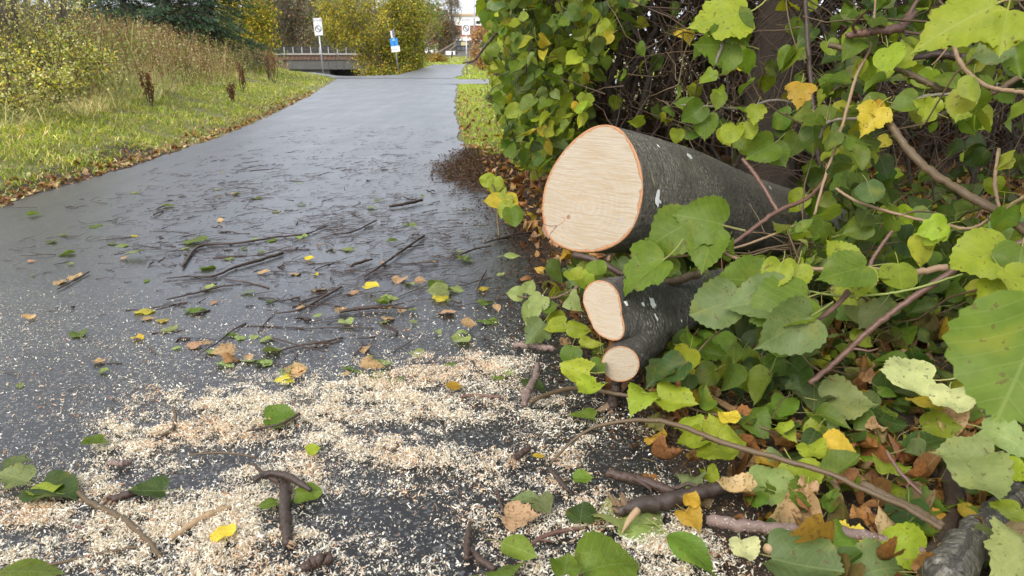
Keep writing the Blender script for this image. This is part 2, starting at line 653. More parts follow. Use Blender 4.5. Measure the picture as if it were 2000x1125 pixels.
M_BARK = log_bark('log_bark', (.048, .042, .033), (.22, .196, .152), .64)
M_BARKD = log_bark('branch_bark', (.022, .019, .016), (.10, .09, .074), .42)
M_TRUNK = bark_material('tree_bark', (.035, .027, .02), (.12, .092, .068), (.2, .17, .13), .7, .8, .8, 1.0)
M_GREYB = bark_material('grey_bark', (.14, .12, .09), (.26, .23, .18), (.4, .38, .33), .68, .8, 1, .5)

# ================================================================== the setting: terrain, road, paths
def tr(pts):
    return np.array([G(a, b)[:2] for a, b in pts])


_L = tr([(0, 408), (60, 383), (200, 343), (330, 301), (420, 271), (520, 230), (600, 190), (650, 160), (664, 149.5)])
LX = np.concatenate([[-2.9, -3.0], _L[:, 0], [-9.4, -12.0]])
LY = np.concatenate([[-8.0, 0.0], _L[:, 1], [45.0, 60.0]])
_R = tr([(1430, 1125), (1335, 960), (1262, 860), (1190, 760), (1130, 670), (1068, 560), (1010, 470), (968, 392), (930, 320), (898, 272), (890, 230), (889, 200), (893, 163)])
RX = np.concatenate([[.75], _R[:, 0], [_R[-1, 0] - .3]])
RY = np.concatenate([[-8.0], _R[:, 1], [36.0]])
lx = lambda y: np.interp(y, LY, LX)
rx = lambda y: np.interp(y, RY, RX)


def cut_c(y):
    return -8.6 - (np.asarray(y, float) - 36) * .23


def hgt(x, y):
    x, y = np.asarray(x, float), np.asarray(y, float)
    s = lx(y) - x
    cut = sst(36, 80, y) * (1 - sst(3.5, 9, np.abs(x - cut_c(y)))) * sst(0, 4, 140 - y)
    mound = 1.15 * sst(.4, 6.5, s) * (1 - sst(31, 43, y)) + .12 * sst(.1, 1.2, s) * (1 - sst(40, 60, y))
    bumps = (fbm(x, y, .8) - .5) * .22 * sst(.3, 2.5, s) * (1 - sst(45, 80, y))
    r = x - rx(y)
    right = sst(.05, .6, r) * ((fbm(x, y, 2.5) - .5) * .07 + .02) * (1 - sst(12, 20, y)) + .12 * sst(.8, 4, r) * (1 - sst(10, 20, y))
    far = 1.2 * sst(75, 135, y) * sst(-16, -10, x)
    return -.012 + mound + bumps + right + far - 3.3 * cut


xs = np.unique(np.concatenate([-np.geomspace(10, 900, 36), np.linspace(-10, 6, 150), np.geomspace(6, 900, 34)]))
ys = np.unique(np.concatenate([np.linspace(-8, 12, 130), np.geomspace(12, 140, 110), np.geomspace(140, 1500, 20)]))
XX, YY = np.meshgrid(xs, ys)
ZZ = hgt(XX, YY)


def grid_faces(nr, ncol):
    i = np.arange(nr - 1)[:, None] * ncol
    j = np.arange(ncol - 1)[None]
    return np.stack([i + j, i + j + 1, i + ncol + j + 1, i + ncol + j], -1).reshape(-1, 4)


m, t, b = mat('soil_and_turf')
o = coord(t)
n1, n2, n3 = noise(t, o, 1.3, 4), noise(t, o, 9, 5, .7), noise(t, o, 60, 3, .7)
soil = mix(t, n2, (.022, .015, .011), (.075, .048, .03))
soil = mix(t, math_(t, 'GREATER_THAN', n3, .62), soil, (.15, .075, .03))
turf = mix(t, n2, (.12, .13, .035), (.28, .25, .10))
sx = nd(t, 'SeparateXYZ')
lk(t, o, sx.inputs[0])
far_ = math_(t, 'GREATER_THAN', math_(t, 'ADD', sx.outputs[1], math_(t, 'MULTIPLY', n1, 3)), 10.5)
left_ = math_(t, 'LESS_THAN', math_(t, 'ADD', math_(t, 'ADD', sx.outputs[0], math_(t, 'MULTIPLY', sx.outputs[1], .144)), math_(t, 'MULTIPLY', n2, .5)), -3.15)
lk(t, mix(t, math_(t, 'MAXIMUM', far_, left_), soil, turf), b.inputs['Base Color'])
b.inputs['Roughness'].default_value = .85
bump(t, b, math_(t, 'ADD', n2, n3), 1.0, .03)
g_ = MB().add(np.stack([XX, YY, ZZ], -1), grid_faces(len(ys), len(xs)))
tag(g_.build('ground', m), 'uneven grassy and leaf strewn ground either side of the road', kind='structure')

# wet asphalt
m, t, b = mat('wet_asphalt')
o = coord(t)
agg = nd(t, 'TexVoronoi')
agg.inputs['Scale'].default_value = 120
lk(t, o, agg.inputs['Vector'])
n1 = noise(t, o, 170, 3, .7)
n2 = noise(t, o, .9, 4, .6)
n3 = noise(t, mapping(t, o, (1.6, .25, 1), (0, 0, .14)), 2.2, 4, .6)
c = mix(t, ramp(t, n1, [(.3, (0,) * 3), (.7, (1,) * 3)]), (.002, .002, .0023), (.024, .024, .026))
stone = math_(t, 'GREATER_THAN', nd(t, 'SeparateColor').outputs[0], .5)
sc_ = [n for n in t.nodes if n.bl_idname == 'ShaderNodeSeparateColor'][0]
lk(t, agg.outputs['Color'], sc_.inputs[0])
stone = math_(t, 'GREATER_THAN', sc_.outputs[0], .82)
c = mix(t, math_(t, 'MULTIPLY', stone, .5), c, (.17, .168, .165))
c = mix(t, math_(t, 'MULTIPLY', n3, .3), c, (.022, .022, .023))
lk(t, c, b.inputs['Base Color'])
wet = math_(t, 'ADD', math_(t, 'MULTIPLY', n2, .5), math_(t, 'MULTIPLY', n3, .5))
lk(t, ramp(t, wet, [(.36, (.30,) * 3), (.5, (.42,) * 3), (.66, (.55,) * 3)]), b.inputs['Roughness'])
b.inputs['Specular IOR Level'].default_value = .08
sxr = nd(t, 'SeparateXYZ')
lk(t, o, sxr.inputs[0])
sheen_ramp = nd(t, 'MapRange')  # sheen painted in: coat grows with distance, dulling reflections at the near right
sheen_ramp.inputs['From Min'].default_value, sheen_ramp.inputs['From Max'].default_value = 2.6, 6.0
sheen_ramp.inputs['To Min'].default_value, sheen_ramp.inputs['To Max'].default_value = .30, 1.0
lk(t, math_(t, 'ADD', math_(t, 'SUBTRACT', sxr.outputs[1], math_(t, 'MULTIPLY', sxr.outputs[0], .9)), math_(t, 'MULTIPLY', n2, 1.6)), sheen_ramp.inputs['Value'])
lk(t, sheen_ramp.outputs[0], b.inputs['Coat Weight'])
b.inputs['Coat Roughness'].default_value = .38
b.inputs['Coat IOR'].default_value = 2.0
bmp_ = math_(t, 'ADD', math_(t, 'MULTIPLY', agg.outputs['Distance'], .8), math_(t, 'ADD', math_(t, 'MULTIPLY', n1, .9), math_(t, 'MULTIPLY', noise(t, o, 26, 2), 1.2)))
bump(t, b, bmp_, .38, .006)
M_ASPH = m


def strip(name, ys_, fl, fr, z=.0, nx=14, label=None, rag=.05, zf=None):
    V = []
    for y in ys_:
        a, c_ = fl(y), fr(y)
        a += rag * (vnoise(y * 3.1, 1.0) - .5) * 2 + rag * .6 * (vnoise(y * 11, 4.0) - .5)
        c_ += rag * (vnoise(y * 2.7, 8.0) - .5) * 2 + rag * .6 * (vnoise(y * 12, 3.0) - .5)
        for k in np.linspace(0, 1, nx):
            x = a + (c_ - a) * k
            V.append((x, y, (zf(x, y) if zf else 0) + z + .012 * math.sin(k * math.pi)))
    o_ = MB().add(V, grid_faces(len(ys_), nx)).build(name, M_ASPH)
    return tag(o_, label, kind='structure')


ysr = np.concatenate([np.arange(-7, 12, .08), np.arange(12, 35.3, .4)])
strip('road', ysr, lambda y: float(lx(y)), lambda y: float(rx(y)), 0, label='wet dark asphalt lane running away from the camera')
# the lane goes on as a narrower path that bends right
_PL = tr([(664, 149.8), (775, 147), (812, 138), (840, 129), (862, 122.5), (895, 119.5)])
_PR = tr([(893, 149.8), (904, 147), (901, 140), (905, 132), (912, 124), (930, 120)])
pl = lambda y: float(np.interp(y, _PL[:, 1], _PL[:, 0]))
pr = lambda y: float(np.interp(y, _PR[:, 1], _PR[:, 0]))
strip('path', np.linspace(34.6, 76, 60), pl, pr, .006, label='grey wet path bending right beyond the junction', rag=.03, zf=lambda x, y: max(0.0, float(hgt(x, y)) + .02))
strip('side_path', np.linspace(28.2, 33.2, 12), lambda y: -3.2, lambda y: 30.0, .004, nx=30, label='side path crossing the lawn to the right', rag=.02, zf=lambda x, y: max(0.0, float(hgt(x, y)) + .02))
strip('underpass_road', np.linspace(35.4, 125, 50), lambda y: float(cut_c(y)) - 3.2, lambda y: float(cut_c(y)) + 3.2 * (1 if y < 120 else 1), .03, label='road dropping left to the underpass', zf=lambda x, y: float(hgt(x, y)))

# ------------------------------------------------------------------ grass
def blades(mb, x, y, z, hh, ww, col, g=rng, lean=.5):
    n = len(x)
    a = g.random(n) * 6.283
    side = np.stack([np.cos(a), np.sin(a), np.zeros(n)], 1) * (ww / 2)[:, None]
    ln = g.normal(0, lean, (n, 2)) * hh[:, None]
    p0 = np.stack([x, y, z - .01], 1)
    p1 = p0 + np.concatenate([ln * .35, (hh * .6)[:, None]], 1)
    p2 = p0 + np.concatenate([ln, (hh * np.sqrt(np.clip(1 - (ln[:, 0] ** 2 + ln[:, 1] ** 2) / (hh ** 2 * 2), .1, 1)))[:, None]], 1)
    V = np.stack([p0 - side, p0 + side, p1 - side * .8, p1 + side * .8, p2], 1).reshape(-1, 3)
    k = np.arange(n)[:, None] * 5
    mb.add(V, [k + np.array([[0, 1, 3, 2]]), k + np.array([[2, 3, 4]])], None, np.repeat(col, 5, 0))


def verge_points(n, ymin, ymax, smax, g, pw=1.6):
    y = ymin + (ymax - ymin) * g.random(n) ** pw
    s = smax * g.random(n)
    return lx(y) - s, y, s


g = np.random.default_rng(21)
mb = MB()
# bright mown strip by the road
x, y, s = verge_points(42000, 4.0, 36, 1.5, g)
s = s * (.7 + .06 * y)
x = lx(y) - s - .10
clump = fbm(x, y, 2.0)
keep = (clump + .25 * g.random(len(x)) > .42) & ((s > .25) | (g.random(len(x)) < .35))
x, y, s, clump = x[keep], y[keep], s[keep], clump[keep]
hh = (.03 + .06 * g.random(len(x))) * (.5 + 1.2 * clump) * (1 + y * .012)
c = cols(['green', 'lime', 'straw', 'cream'], [4.5, 6, 1.2, .8], len(x), g, .25) * np.array([1.35, 1.25, 1.2]) * (.55 + .9 * clump)[:, None]
blades(mb, x, y, hgt(x, y), hh, (.004 + .004 * g.random(len(x))) * (1 + y * .06), c, g, 1.0)
x, y, s = verge_points(16000, 0.2, 4.2, 5.0, g, 1.0)
blades(mb, x, y, hgt(x, y), (.05 + .2 * g.random(len(x)) ** 1.5), .003 + .003 * g.random(len(x)), cols(['green', 'lime', 'straw', 'cream'], [3, 4, 2.5, 1.5], len(x), g, .25) * 1.3, g, .9)
# long mixed grass up the bank
x, y, s = verge_points(210000, 4.0, 36, 13, g, 1.5)
keep = s > .9 + .05 * y + .6 * fbm(x, y, .7)
x, y, s = x[keep], y[keep], s[keep]
clump = fbm(x, y, .9)
dry = fbm(x + 40, y + 11, .9)
hh = (.07 + .34 * g.random(len(x)) ** 1.5) * (.15 + 1.5 * sst(.25, .75, clump)) * (1 + .15 * sst(2, 7, s))
c1 = cols(['green', 'lime', 'pale', 'cream'], [1.6, 1.8, 2.6, 2.6], len(x), g, .25) * np.array([1.5, 1.4, 1.5]) * (.6 + .8 * fbm(x, y, 2.6))[:, None]
c2 = cols(['straw', 'tan', 'cream'], [5, 1.5, 2.5], len(x), g, .25) * 1.1 * (.6 + .8 * fbm(x, y, 2.1))[:, None]
k = (g.random(len(x)) < .25 + .68 * sst(.38, .58, dry))[:, None]
blades(mb, x, y, hgt(x, y), hh, (.0025 + .003 * g.random(len(x))) * (1 + y * .06), np.where(k, c2, c1), g, 1.0)
tag(mb.build('verge_grass', M_GRASS), 'rough green and straw coloured grass on the left bank', kind='stuff')

mb = MB()
n = 46000
y = 8.3 + 20 * g.random(n) ** 1.7
x = rx(y) + .05 + 4.2 * g.random(n)
keep = fbm(x, y, 1.5) + .55 * sst(8.5, 12, y) + .2 * g.random(n) > .62
x, y = x[keep], y[keep]
hh = .035 + .05 * g.random(len(x))
blades(mb, x, y, hgt(x, y), hh, (.004 + .003 * g.random(len(x))) * (1 + y * .05), cols(['green', 'lime', 'straw'], [3, 6, .8], len(x), g) * 1.6, g, .6)
# the lawns beyond the side path and either side of the far path
n = 40000
y = 34.2 + 70 * g.random(n) ** 1.6
x = -18 + 26 * g.random(n)
pxl, pxr = np.interp(y, _PL[:, 1], _PL[:, 0]), np.interp(y, _PR[:, 1], _PR[:, 0])
on = (y < 77) & (x > pxl - .15) & (x < pxr + .1)
incut = np.abs(x - cut_c(y)) < 4.2
keep = ~on & ~incut
x, y = x[keep], y[keep]
hh = .05 + .08 * g.random(len(x))
blades(mb, x, y, hgt(x, y), hh, (.02 + .03 * g.random(len(x))) * (1 + (y - 34) * .03), cols(['green', 'lime', 'straw'], [3, 6, 1.2], len(x), g) * 1.5, g, .6)
tag(mb.build('lawn_grass', M_GRASS), 'short bright green lawn between the path and the hedge', kind='stuff')

# tall weeds on the crest of the bank
mb = MB()
n = 7500
y = 9 + 30 * g.random(n) ** 1.1
s = 2.2 + 9 * g.random(n)
s = np.where(g.random(n) < .6, np.clip(g.normal(4.6, 1.3, n), 1.6, 11), s)
x = lx(y) - s
keep = (s > 1.8 + .02 * y) & (fbm(x, y, .5) > .36) & (y > 9 + 3 * (s < 4))
x, y, s = x[keep], y[keep], s[keep]
n = len(x)
hh = (.40 + .70 * g.random(n)) * (.65 + .5 * fbm(x, y, .5)) * np.where(y > 30, .8, 1)
A = np.stack([x, y, hgt(x, y)], 1)
B = A + np.stack([g.normal(0, .22, n) * hh, g.normal(0, .22, n) * hh, hh], 1)
V, F, uv, pts = twigs(A, B, .004 * (1 + y * .03), .002 * (1 + y * .03), 4, .06, 0, 3, g)
mb.add(V, F, uv, np.repeat(cols(['brown', 'straw', 'tan', 'olive'], [3, 2.2, 2, 2.4], n, g), 12, 0))
idx = np.repeat(np.arange(n), 9)
tt = .25 + .75 * g.random(len(idx))
pos = A[idx] * (1 - tt)[:, None] + B[idx] * tt[:, None] + g.normal(0, .045, (len(idx), 3))
fam = fbm(A[:, 0] + 9, A[:, 1], .45)[idx]
c1 = cols(['olive', 'green', 'pale', 'lime', 'cream'], [2.5, 1.6, 3, 2, 1.5], len(idx), g) * 1.25
c2 = cols(['brown', 'rust', 'straw', 'tan', 'cream'], [5, .8, 3, 2.4, 1.2], len(idx), g) * [1.0, 1.0, 1.25]
c = np.where((fam + .15 * g.normal(size=len(idx)) > .46)[:, None], c2, c1)
quads(mb, pos, rdir(len(idx), g) + [0, 0, -.2], rdir(len(idx), g) + [0, -.4, .6], .025 + .045 * g.random(len(idx)), .02 + .025 * g.random(len(idx)), c, g)
tag(mb.build('meadow_weeds', M_FAR), 'tall tangled dry weeds along the crest of the left bank', kind='stuff')


def dock(px, y, hh, label):
    x = (px - 1000) / FPX * (y * cp)
    z = float(hgt(x, y))
    tg = thing('dock_plant', label, 'weed', (x, y, z), 'dead dock stalks on the bank')
    mb = MB()
    n = 4
    A = np.tile([[x, y, z]], (n, 1)) + g.normal(0, .02, (n, 3)) * [1, 1, 0]
    B = A + np.stack([g.normal(0, .05, n), g.normal(0, .05, n), hh * (.6 + .4 * g.random(n))], 1)
    V, F, uv, _ = twigs(A, B, .012, .006, 5, .05, 0, 4, g)
    mb.add(V, F, uv)
    mb.build('stem', M_DEAD, tg)
    mb = MB()
    k = np.repeat(np.arange(n), 70)
    tt = .3 + .7 * g.random(len(k)) ** .8
    pos = A[k] * (1 - tt)[:, None] + B[k] * tt[:, None] + g.normal(0, .018, (len(k), 3))
    quads(mb, pos, rdir(len(k), g), rdir(len(k), g), .034 + .025 * g.random(len(k)), .018 + .014 * g.random(len(k)), cols(['brown', 'brown', 'rust'], [3, 3, .6], len(k), g) * [.9, .9, 1.2], g)
    mb.build('seed_head', M_FAR, tg)


dock(466, 19, .75, 'dark red brown dock stalk on the bank, the left one near the grass strip')
dock(530, 24, 1.1, 'tallest dark brown dock stalk on the bank, near the road sign')
dock(521, 25, .9, 'shorter dark dock stalk just left of the tallest one')
dock(442, 15.5, .42, 'short stubby dock stalk in the bright grass low on the bank')
dock(278, 12.5, .6, 'thin brown dock stalk in the middle of the bank')

# ------------------------------------------------------------------ distance: trees
def crown_clusters(cen, radii, n, g, surf=.55):
    d = rdir(n, g)
    r = surf + (1 - surf) * g.random(n) ** .6
    return np.asarray(cen) + d * r[:, None] * np.asarray(radii)


def tree(name, label, base, ells, ncl, per, cl_r, ls, names, wts, trunk, trunkmat=None, group=None, trunk_top=None, limb=True, g=rng, gain=1.0, sticks=0, hang=.3):
    """ells: (centre offset, radii, share). crown of small leaves in uneven clumps round real limbs"""
    base = np.asarray(base, float)
    tg = thing(name, label, 'tree', base, group)
    mbt, mbc = MB(), MB()
    trunkmat = trunkmat or M_GREYB
    allc = []
    for off, rd, sh in ells:
        k = max(3, int(ncl * sh))
        allc.append(crown_clusters(base + off, rd, k, g))
    cl = np.concatenate(allc)
    topz = trunk_top if trunk_top else np.max(cl[:, 2]) - base[2]
    lean = g.normal(0, .05, 2)
    pts = smoothline([(base[0], base[1], base[2] - .1, trunk), (base[0] + lean[0] * topz * .5, base[1] + lean[1] * topz, base[2] + topz * .5, trunk * .7), (base[0] + lean[0] * topz, base[1], base[2] + topz, trunk * .2)], 12)
    V, F, uv = tube(pts[:, :3], pts[:, 3], 8, .06, g=g)
    mbt.add(V, F, uv)
    if limb:
        sel = cl[g.choice(len(cl), min(len(cl), 46), replace=False)]
        k = np.clip(((sel[:, 2] - base[2]) * .55 / topz * 11).astype(int), 1, 11)
        A = pts[k, :3]
        V, F, uv, _ = twigs(A, sel, trunk * .28, trunk * .06, 6, .08, .04, 4, g)
        mbt.add(V, F, uv)
    if sticks:
        k = g.integers(0, len(cl), sticks)
        A = cl[k]
        B = A + rdir(sticks, g) * [.8, .8, 1.1] * cl_r * 2.2
        V, F, uv, _ = twigs(A, B, ls * .16, ls * .05, 4, .08, 0, 3, g)
        mbt.add(V, F, uv)
    mbt.build('trunk', trunkmat, tg)
    idx = np.repeat(np.arange(len(cl)), per)
    rr = cl_r * (.5 + g.random(len(cl)))[idx]
    pos = cl[idx] + g.normal(0, .5, (len(idx), 3)) * rr[:, None] * [1, 1, .8]
    hue = g.normal(0, 1, len(cl))[idx]
    c = cols(names, wts, len(idx), g) * gain * np.clip(1 + .2 * hue, .5, 1.6)[:, None]
    sz = ls * (.6 + .8 * g.random(len(idx)))
    quads(mbc, pos, rdir(len(idx), g) - [0, 0, hang], rdir(len(idx), g) + [0, -.5, .8], sz, sz * .75, c, g)
    mbc.build('crown', M_FAR, tg)
    return tg


def at(px, y, z=None):
    x = (px - 1000) / FPX * (y * cp + (CAM_H - (z if z is not None else 0)) * sp)
    return np.array([x, y, float(hgt(x, y)) if z is None else z])


g = np.random.default_rng(31)
# big yellow tree at the junction
tree('yellow_willow', 'large yellow leaved tree beside the junction behind the blue sign', at(744, 59),
     [((-.5, .5, 5.0), (4.3, 2.6, 2.3), .58), ((.9, .3, 2.0), (1.9, 1.7, 2.0), .20), ((-2.9, .3, 5.4), (2.0, 2.2, 1.6), .12), ((-.9, .6, 2.2), (1.1, 1.1, 2.0), .10)],
     560, 62, .62, .115, ['yellow', 'mustard', 'lime', 'olive', 'green'], [3.2, 2, 2.2, 4, 1], .2, g=g, gain=1.05, sticks=500)
tree('green_willow', 'dense olive green tree just right of the yellow one', at(790, 60),
     [((0, .5, 2.3), (1.35, 1.8, 2.4), .6), ((.3, .4, 5.4), (1.7, 1.8, 1.7), .4)],
     360, 70, .6, .12, ['olive', 'lime', 'green', 'mustard'], [5, 2, 2.2, 1.4], .14, g=g, gain=1.25)
# left: yellow birch scrub on the bank
for (px, y, hh, rdx, lab, wy, stem_m) in [
    (28, 12.5, 3.4, 1.1, 'multi stemmed yellow green birch at the left edge of the picture', 5, M_GREYB),
    (118, 15.5, 3.9, 1.15, 'slender yellow birch with a pale stem on the bank', 6, M_GREYB),
    (-60, 11.0, 3.4, 1.2, 'yellowing birch partly cut by the left picture edge', 4, M_GREYB),
    (60, 19.0, 4.6, 1.4, 'taller yellow birch behind the two front ones', 5, M_GREYB)]:
    bs = at(px, y)
    tg = tree('birch_tree', lab, bs, [((0, 0, hh * .30), (rdx * .9, .9, hh * .28), .35), ((0, 0, hh * .70), (rdx, 1.0, hh * .38), .65)], 130, 50, .38, .034,
              ['yellow', 'lime', 'cream', 'straw', 'olive'], [wy * .4, 2, 3, 3, 3], .035, stem_m, 'birches on the left bank', g=g, sticks=520, trunk_top=hh * .9, gain=1.8)
    mb = MB()
    for k in range(7):
        a = bs + [g.normal(0, .22), g.normal(0, .25), 0]
        bb = a + [g.normal(.25, .5), g.normal(0, .4), hh * (.8 + .4 * g.random())]
        p = smoothline([(*a, .05), (*((a + bb) / 2 + g.normal(0, .09, 3)), .036), (*bb, .016)], 10)
        V, F, uv = tube(p[:, :3], p[:, 3], 6, .05, g=g)
        mb.add(V, F, uv)
    mb.build('stem', stem_m, tg)
# undergrowth bush in front of the birches
tree('hazel_bush', 'low yellow green bush at the foot of the birches', at(120, 11.8), [((0, 0, .45), (.9, .6, .45), 1)], 110, 52, .27, .036, ['lime', 'olive', 'yellow', 'cream', 'straw'], [3, 2.4, 1.6, 2, 1.5], .02, M_DEAD, g=g, sticks=160, gain=1.25)
tree('bramble_bush', 'yellow leaved bramble under the leftmost birch', at(45, 9.6), [((0, 0, .35), (.7, .5, .35), 1)], 70, 52, .24, .034, ['yellow', 'lime', 'olive', 'cream', 'straw'], [1.6, 2.5, 2.4, 2, 1.5], .015, M_DEAD, g=g, sticks=120, gain=1.25)
# orange green maple at the end of the bank
tree('maple_tree', 'orange and green maple at the end of the conifer row', at(498, 44), [((0, 0, 1.9), (1.35, 1.3, 1.9), .5), ((-.3, 0, 3.8), (1.6, 1.5, 1.4), .5)], 300, 44, .5, .11, ['green', 'dark', 'mustard', 'yellow'], [4, 2, 3, 2.2], .12, g=g, gain=1.3)


def spruce(label, px, y, hh, r, n, seed):
    g = np.random.default_rng(seed)
    b_ = at(px, y)
    tg = thing('spruce_tree', label, 'tree', b_, 'dark spruces behind the bank')
    V, F, uv = tube(np.array([b_ - [0, 0, .1], b_ + [0, 0, hh]]), [.16, .03], 8, .05, g=g)
    MB().add(V, F, uv).build('trunk', M_TRUNK, tg)
    tt = g.random(n) ** .9
    a = g.random(n) * 6.283
    ln = r * (1.02 - tt) * (.7 + .5 * g.random(n))
    A = b_ + np.stack([np.zeros(n), np.zeros(n), .15 + tt * (hh - .3)], 1)
    B = A + np.stack([np.cos(a) * ln, np.sin(a) * ln, -.22 * ln + g.normal(0, .08, n)], 1)
    V, F, uv, pts = twigs(A, B, .018, .006, 5, .03, -.05, 3, g)
    MB().add(V, F, uv).build('branch', M_TRUNK, tg)
    per = 70
    k = np.repeat(np.arange(n), per)
    q = .15 + .85 * g.random(len(k)) ** .7
    base = A[k] * (1 - q)[:, None] + B[k] * q[:, None]
    dv = unit(B - A)[k]
    side = np.stack([-dv[:, 1], dv[:, 0], np.zeros(len(k))], 1) * g.choice([-1, 1], len(k))[:, None]
    pos = base + g.normal(0, .04, (len(k), 3)) + side * (g.random(len(k)) * .16)[:, None]
    tip = dv * .8 + side * .8 + np.array([0, 0, -.35]) + g.normal(0, .25, (len(k), 3))
    c = cols(['dark', 'grey', 'green'], [6, 2, .6], len(k), g) * np.array([.75, .85, 1.9]) * (.7 + .7 * g.random((len(k), 1)))
    mb = MB()
    quads(mb, pos, tip, rdir(len(k), g) + [0, 0, 1], .10 + .10 * g.random(len(k)), .022 + .02 * g.random(len(k)), c, g)
    mb.build('foliage', M_FAR, tg)


spruce('broad dark spruce left of centre behind the bank weeds', 265, 27, 4.3, 2.6, 230, 1)
spruce('middle dark blue green spruce behind the bank weeds', 350, 26, 4.6, 2.8, 240, 2)
spruce('rightmost dark spruce beside the orange green maple', 430, 28, 4.4, 2.5, 220, 3)
spruce('dark spruce half hidden behind the birches', 190, 30, 4.9, 2.6, 160, 4)

# bare and thin-leaved trees beyond the bridge
g = np.random.default_rng(41)
for i, (px, y, hh, r, nm, wt, lab) in enumerate([
    (552, 128, 10.5, 3.0, ['olive', 'brown', 'grey'], [2, 2, 1], 'grey brown thin leaved tree left of the bridge'),
    (585, 135, 11.2, 3.2, ['brown', 'olive'], [2, 1.4], 'bare brown tree straight above the left bridge railing'),
    (612, 128, 10.8, 2.6, ['brown', 'grey', 'straw'], [2, 1, 1], 'tall bare tree behind the left road sign'),
    (640, 122, 10, 2.8, ['olive', 'green', 'brown'], [3, 2, 1], 'dull green tree right of the left road sign'),
    (668, 132, 10.6, 3.0, ['olive', 'straw', 'brown'], [3, 1, 1.5], 'olive tree over the middle of the bridge'),
    (530, 140, 11, 3.0, ['brown', 'olive'], [2, 2], 'brown tree behind the orange green maple'),
    (700, 140, 11, 3.2, ['olive', 'yellow'], [3, 1], 'olive and yellow tree behind the willow crown')]):
    b_ = np.array([(px - 1000) / FPX * y * cp, y, .6])
    tree('woodland_tree', lab, b_, [((0, 0, hh * .3), (r * .9, r, hh * .3), .4), ((0, 0, hh * .7), (r, r, hh * .36), .6)], 150, 26, .9, .26, nm, wt, .16, M_GREYB, 'thin leaved trees beyond the bridge', g=g, sticks=900, gain=.8)
for px, y, hh, r, nm, wt, lab, st in [
    (838, 105, 11, 1.9, ['olive', 'lime', 'pale'], [3, 2, 2], 'pale green tree at the right edge of the willow', 200),
    (858, 112, 5.2, 1.9, ['brown', 'olive', 'tan'], [3, 2, 1.4], 'brown leafed bushy tree above the white van', 500),
    (876, 118, 4.6, 1.7, ['brown', 'rust', 'olive'], [3, 1, 2], 'rusty brown bushy tree left of the brick building', 500),
    (884, 112, 13, 1.5, ['straw'], [1], 'bare pale birch in front of the white building', 700)]:
    b_ = np.array([(px - 1000) / FPX * y * cp, y, float(hgt((px - 1000) / FPX * y * cp, y))])
    per = 3 if 'bare' in lab else 26
    tree('roadside_tree', lab, b_, [((0, 0, hh * .35), (r, r, hh * .33), .5), ((0, 0, hh * .72), (r * .9, r, hh * .3), .5)], 120, per, .6, .2, nm, wt, .11, M_GREYB, 'trees behind the parked van', g=g, sticks=st, gain=1.15)
tree('orange_tree', 'small orange leaved tree right of the far road sign', at(943, 50), [((0, 0, 1.4), (.75, .8, 1.5), 1)], 130, 26, .35, .10, ['rust', 'tan', 'mustard', 'brown'], [4, 3, 2, 1.5], .05, M_GREYB, g=g, sticks=200, gain=1.25)
tree('orange_shrub', 'low orange green shrub in front of the white van', np.array([(853 - 1000) / FPX * 88 * cp, 88, .2]), [((0, 0, .15), (1.3, .8, .6), 1)], 90, 26, .35, .14, ['mustard', 'olive', 'rust'], [3, 3, 2], .03, M_DEAD, g=g)
tree('lavender_shrub', 'grey green shrub at the far foot of the hedge', at(985, 15.5), [((0, 0, .35), (.35, .5, .4), 1)], 50, 30, .14, .05, ['grey', 'pale', 'brown'], [4, 3, 1.5], .012, M_DEAD, g=g, sticks=60)

# far wood as one mass
mb = MB()
n = 26000
x = -230 + 214 * g.random(n)
y = 175 + 40 * g.random(n)
top = 8 + 5.5 * fbm(x, y * .2, .06)
z = top * g.random(n) ** .8
quads(mb, np.stack([x, y, z], 1), rdir(n, g), rdir(n, g) + [0, -1, .5], 1.1 + g.random(n), .9 + .6 * g.random(n), cols(['olive', 'brown', 'straw', 'grey'], [4, 2.5, .8, 2], n, g) * .85, g)
tag(mb.build('far_wood', M_FAR), 'distant brown green wood closing the view on the left', kind='stuff')

# ------------------------------------------------------------------ bridge, signs, van, building
M_CONC = plain('weathered_concrete', (.09, .088, .082), .85, 0, .35, 1.2, .3)
M_CONCD = plain('dark_concrete', (.10, .10, .095), .85, 0, .4, 1.5, .3)
M_RUSTB = plain('rusty_beam', (.14, .085, .06), .8, 0, .4, 2, .2)
M_GALV = plain('galvanised_steel', (.42, .43, .44), .4, .7, .15, 8, .05)
M_DKMET = plain('dark_railing_paint', (.035, .035, .04), .5, .2, .2, 8, .05)
M_WHITE = plain('white_sign_face', (.78, .78, .78), .4, 0, .04, 5, 0)
M_INK = plain('sign_ink', (.07, .07, .09), .5, 0, .1, 5, 0)
M_GREYINK = plain('sign_grey_ink', (.22, .22, .25), .5, 0, .1, 5, 0)
M_BLUE = plain('sign_blue', (.03, .24, .62), .4, 0, .06, 5, 0)
M_WOODG = plain('grey_weathered_wood', (.27, .23, .19), .8, 0, .25, 3, .2)

D = 100.0


def bx(px, py):
    return P(px, py, D / cp * 1.0)


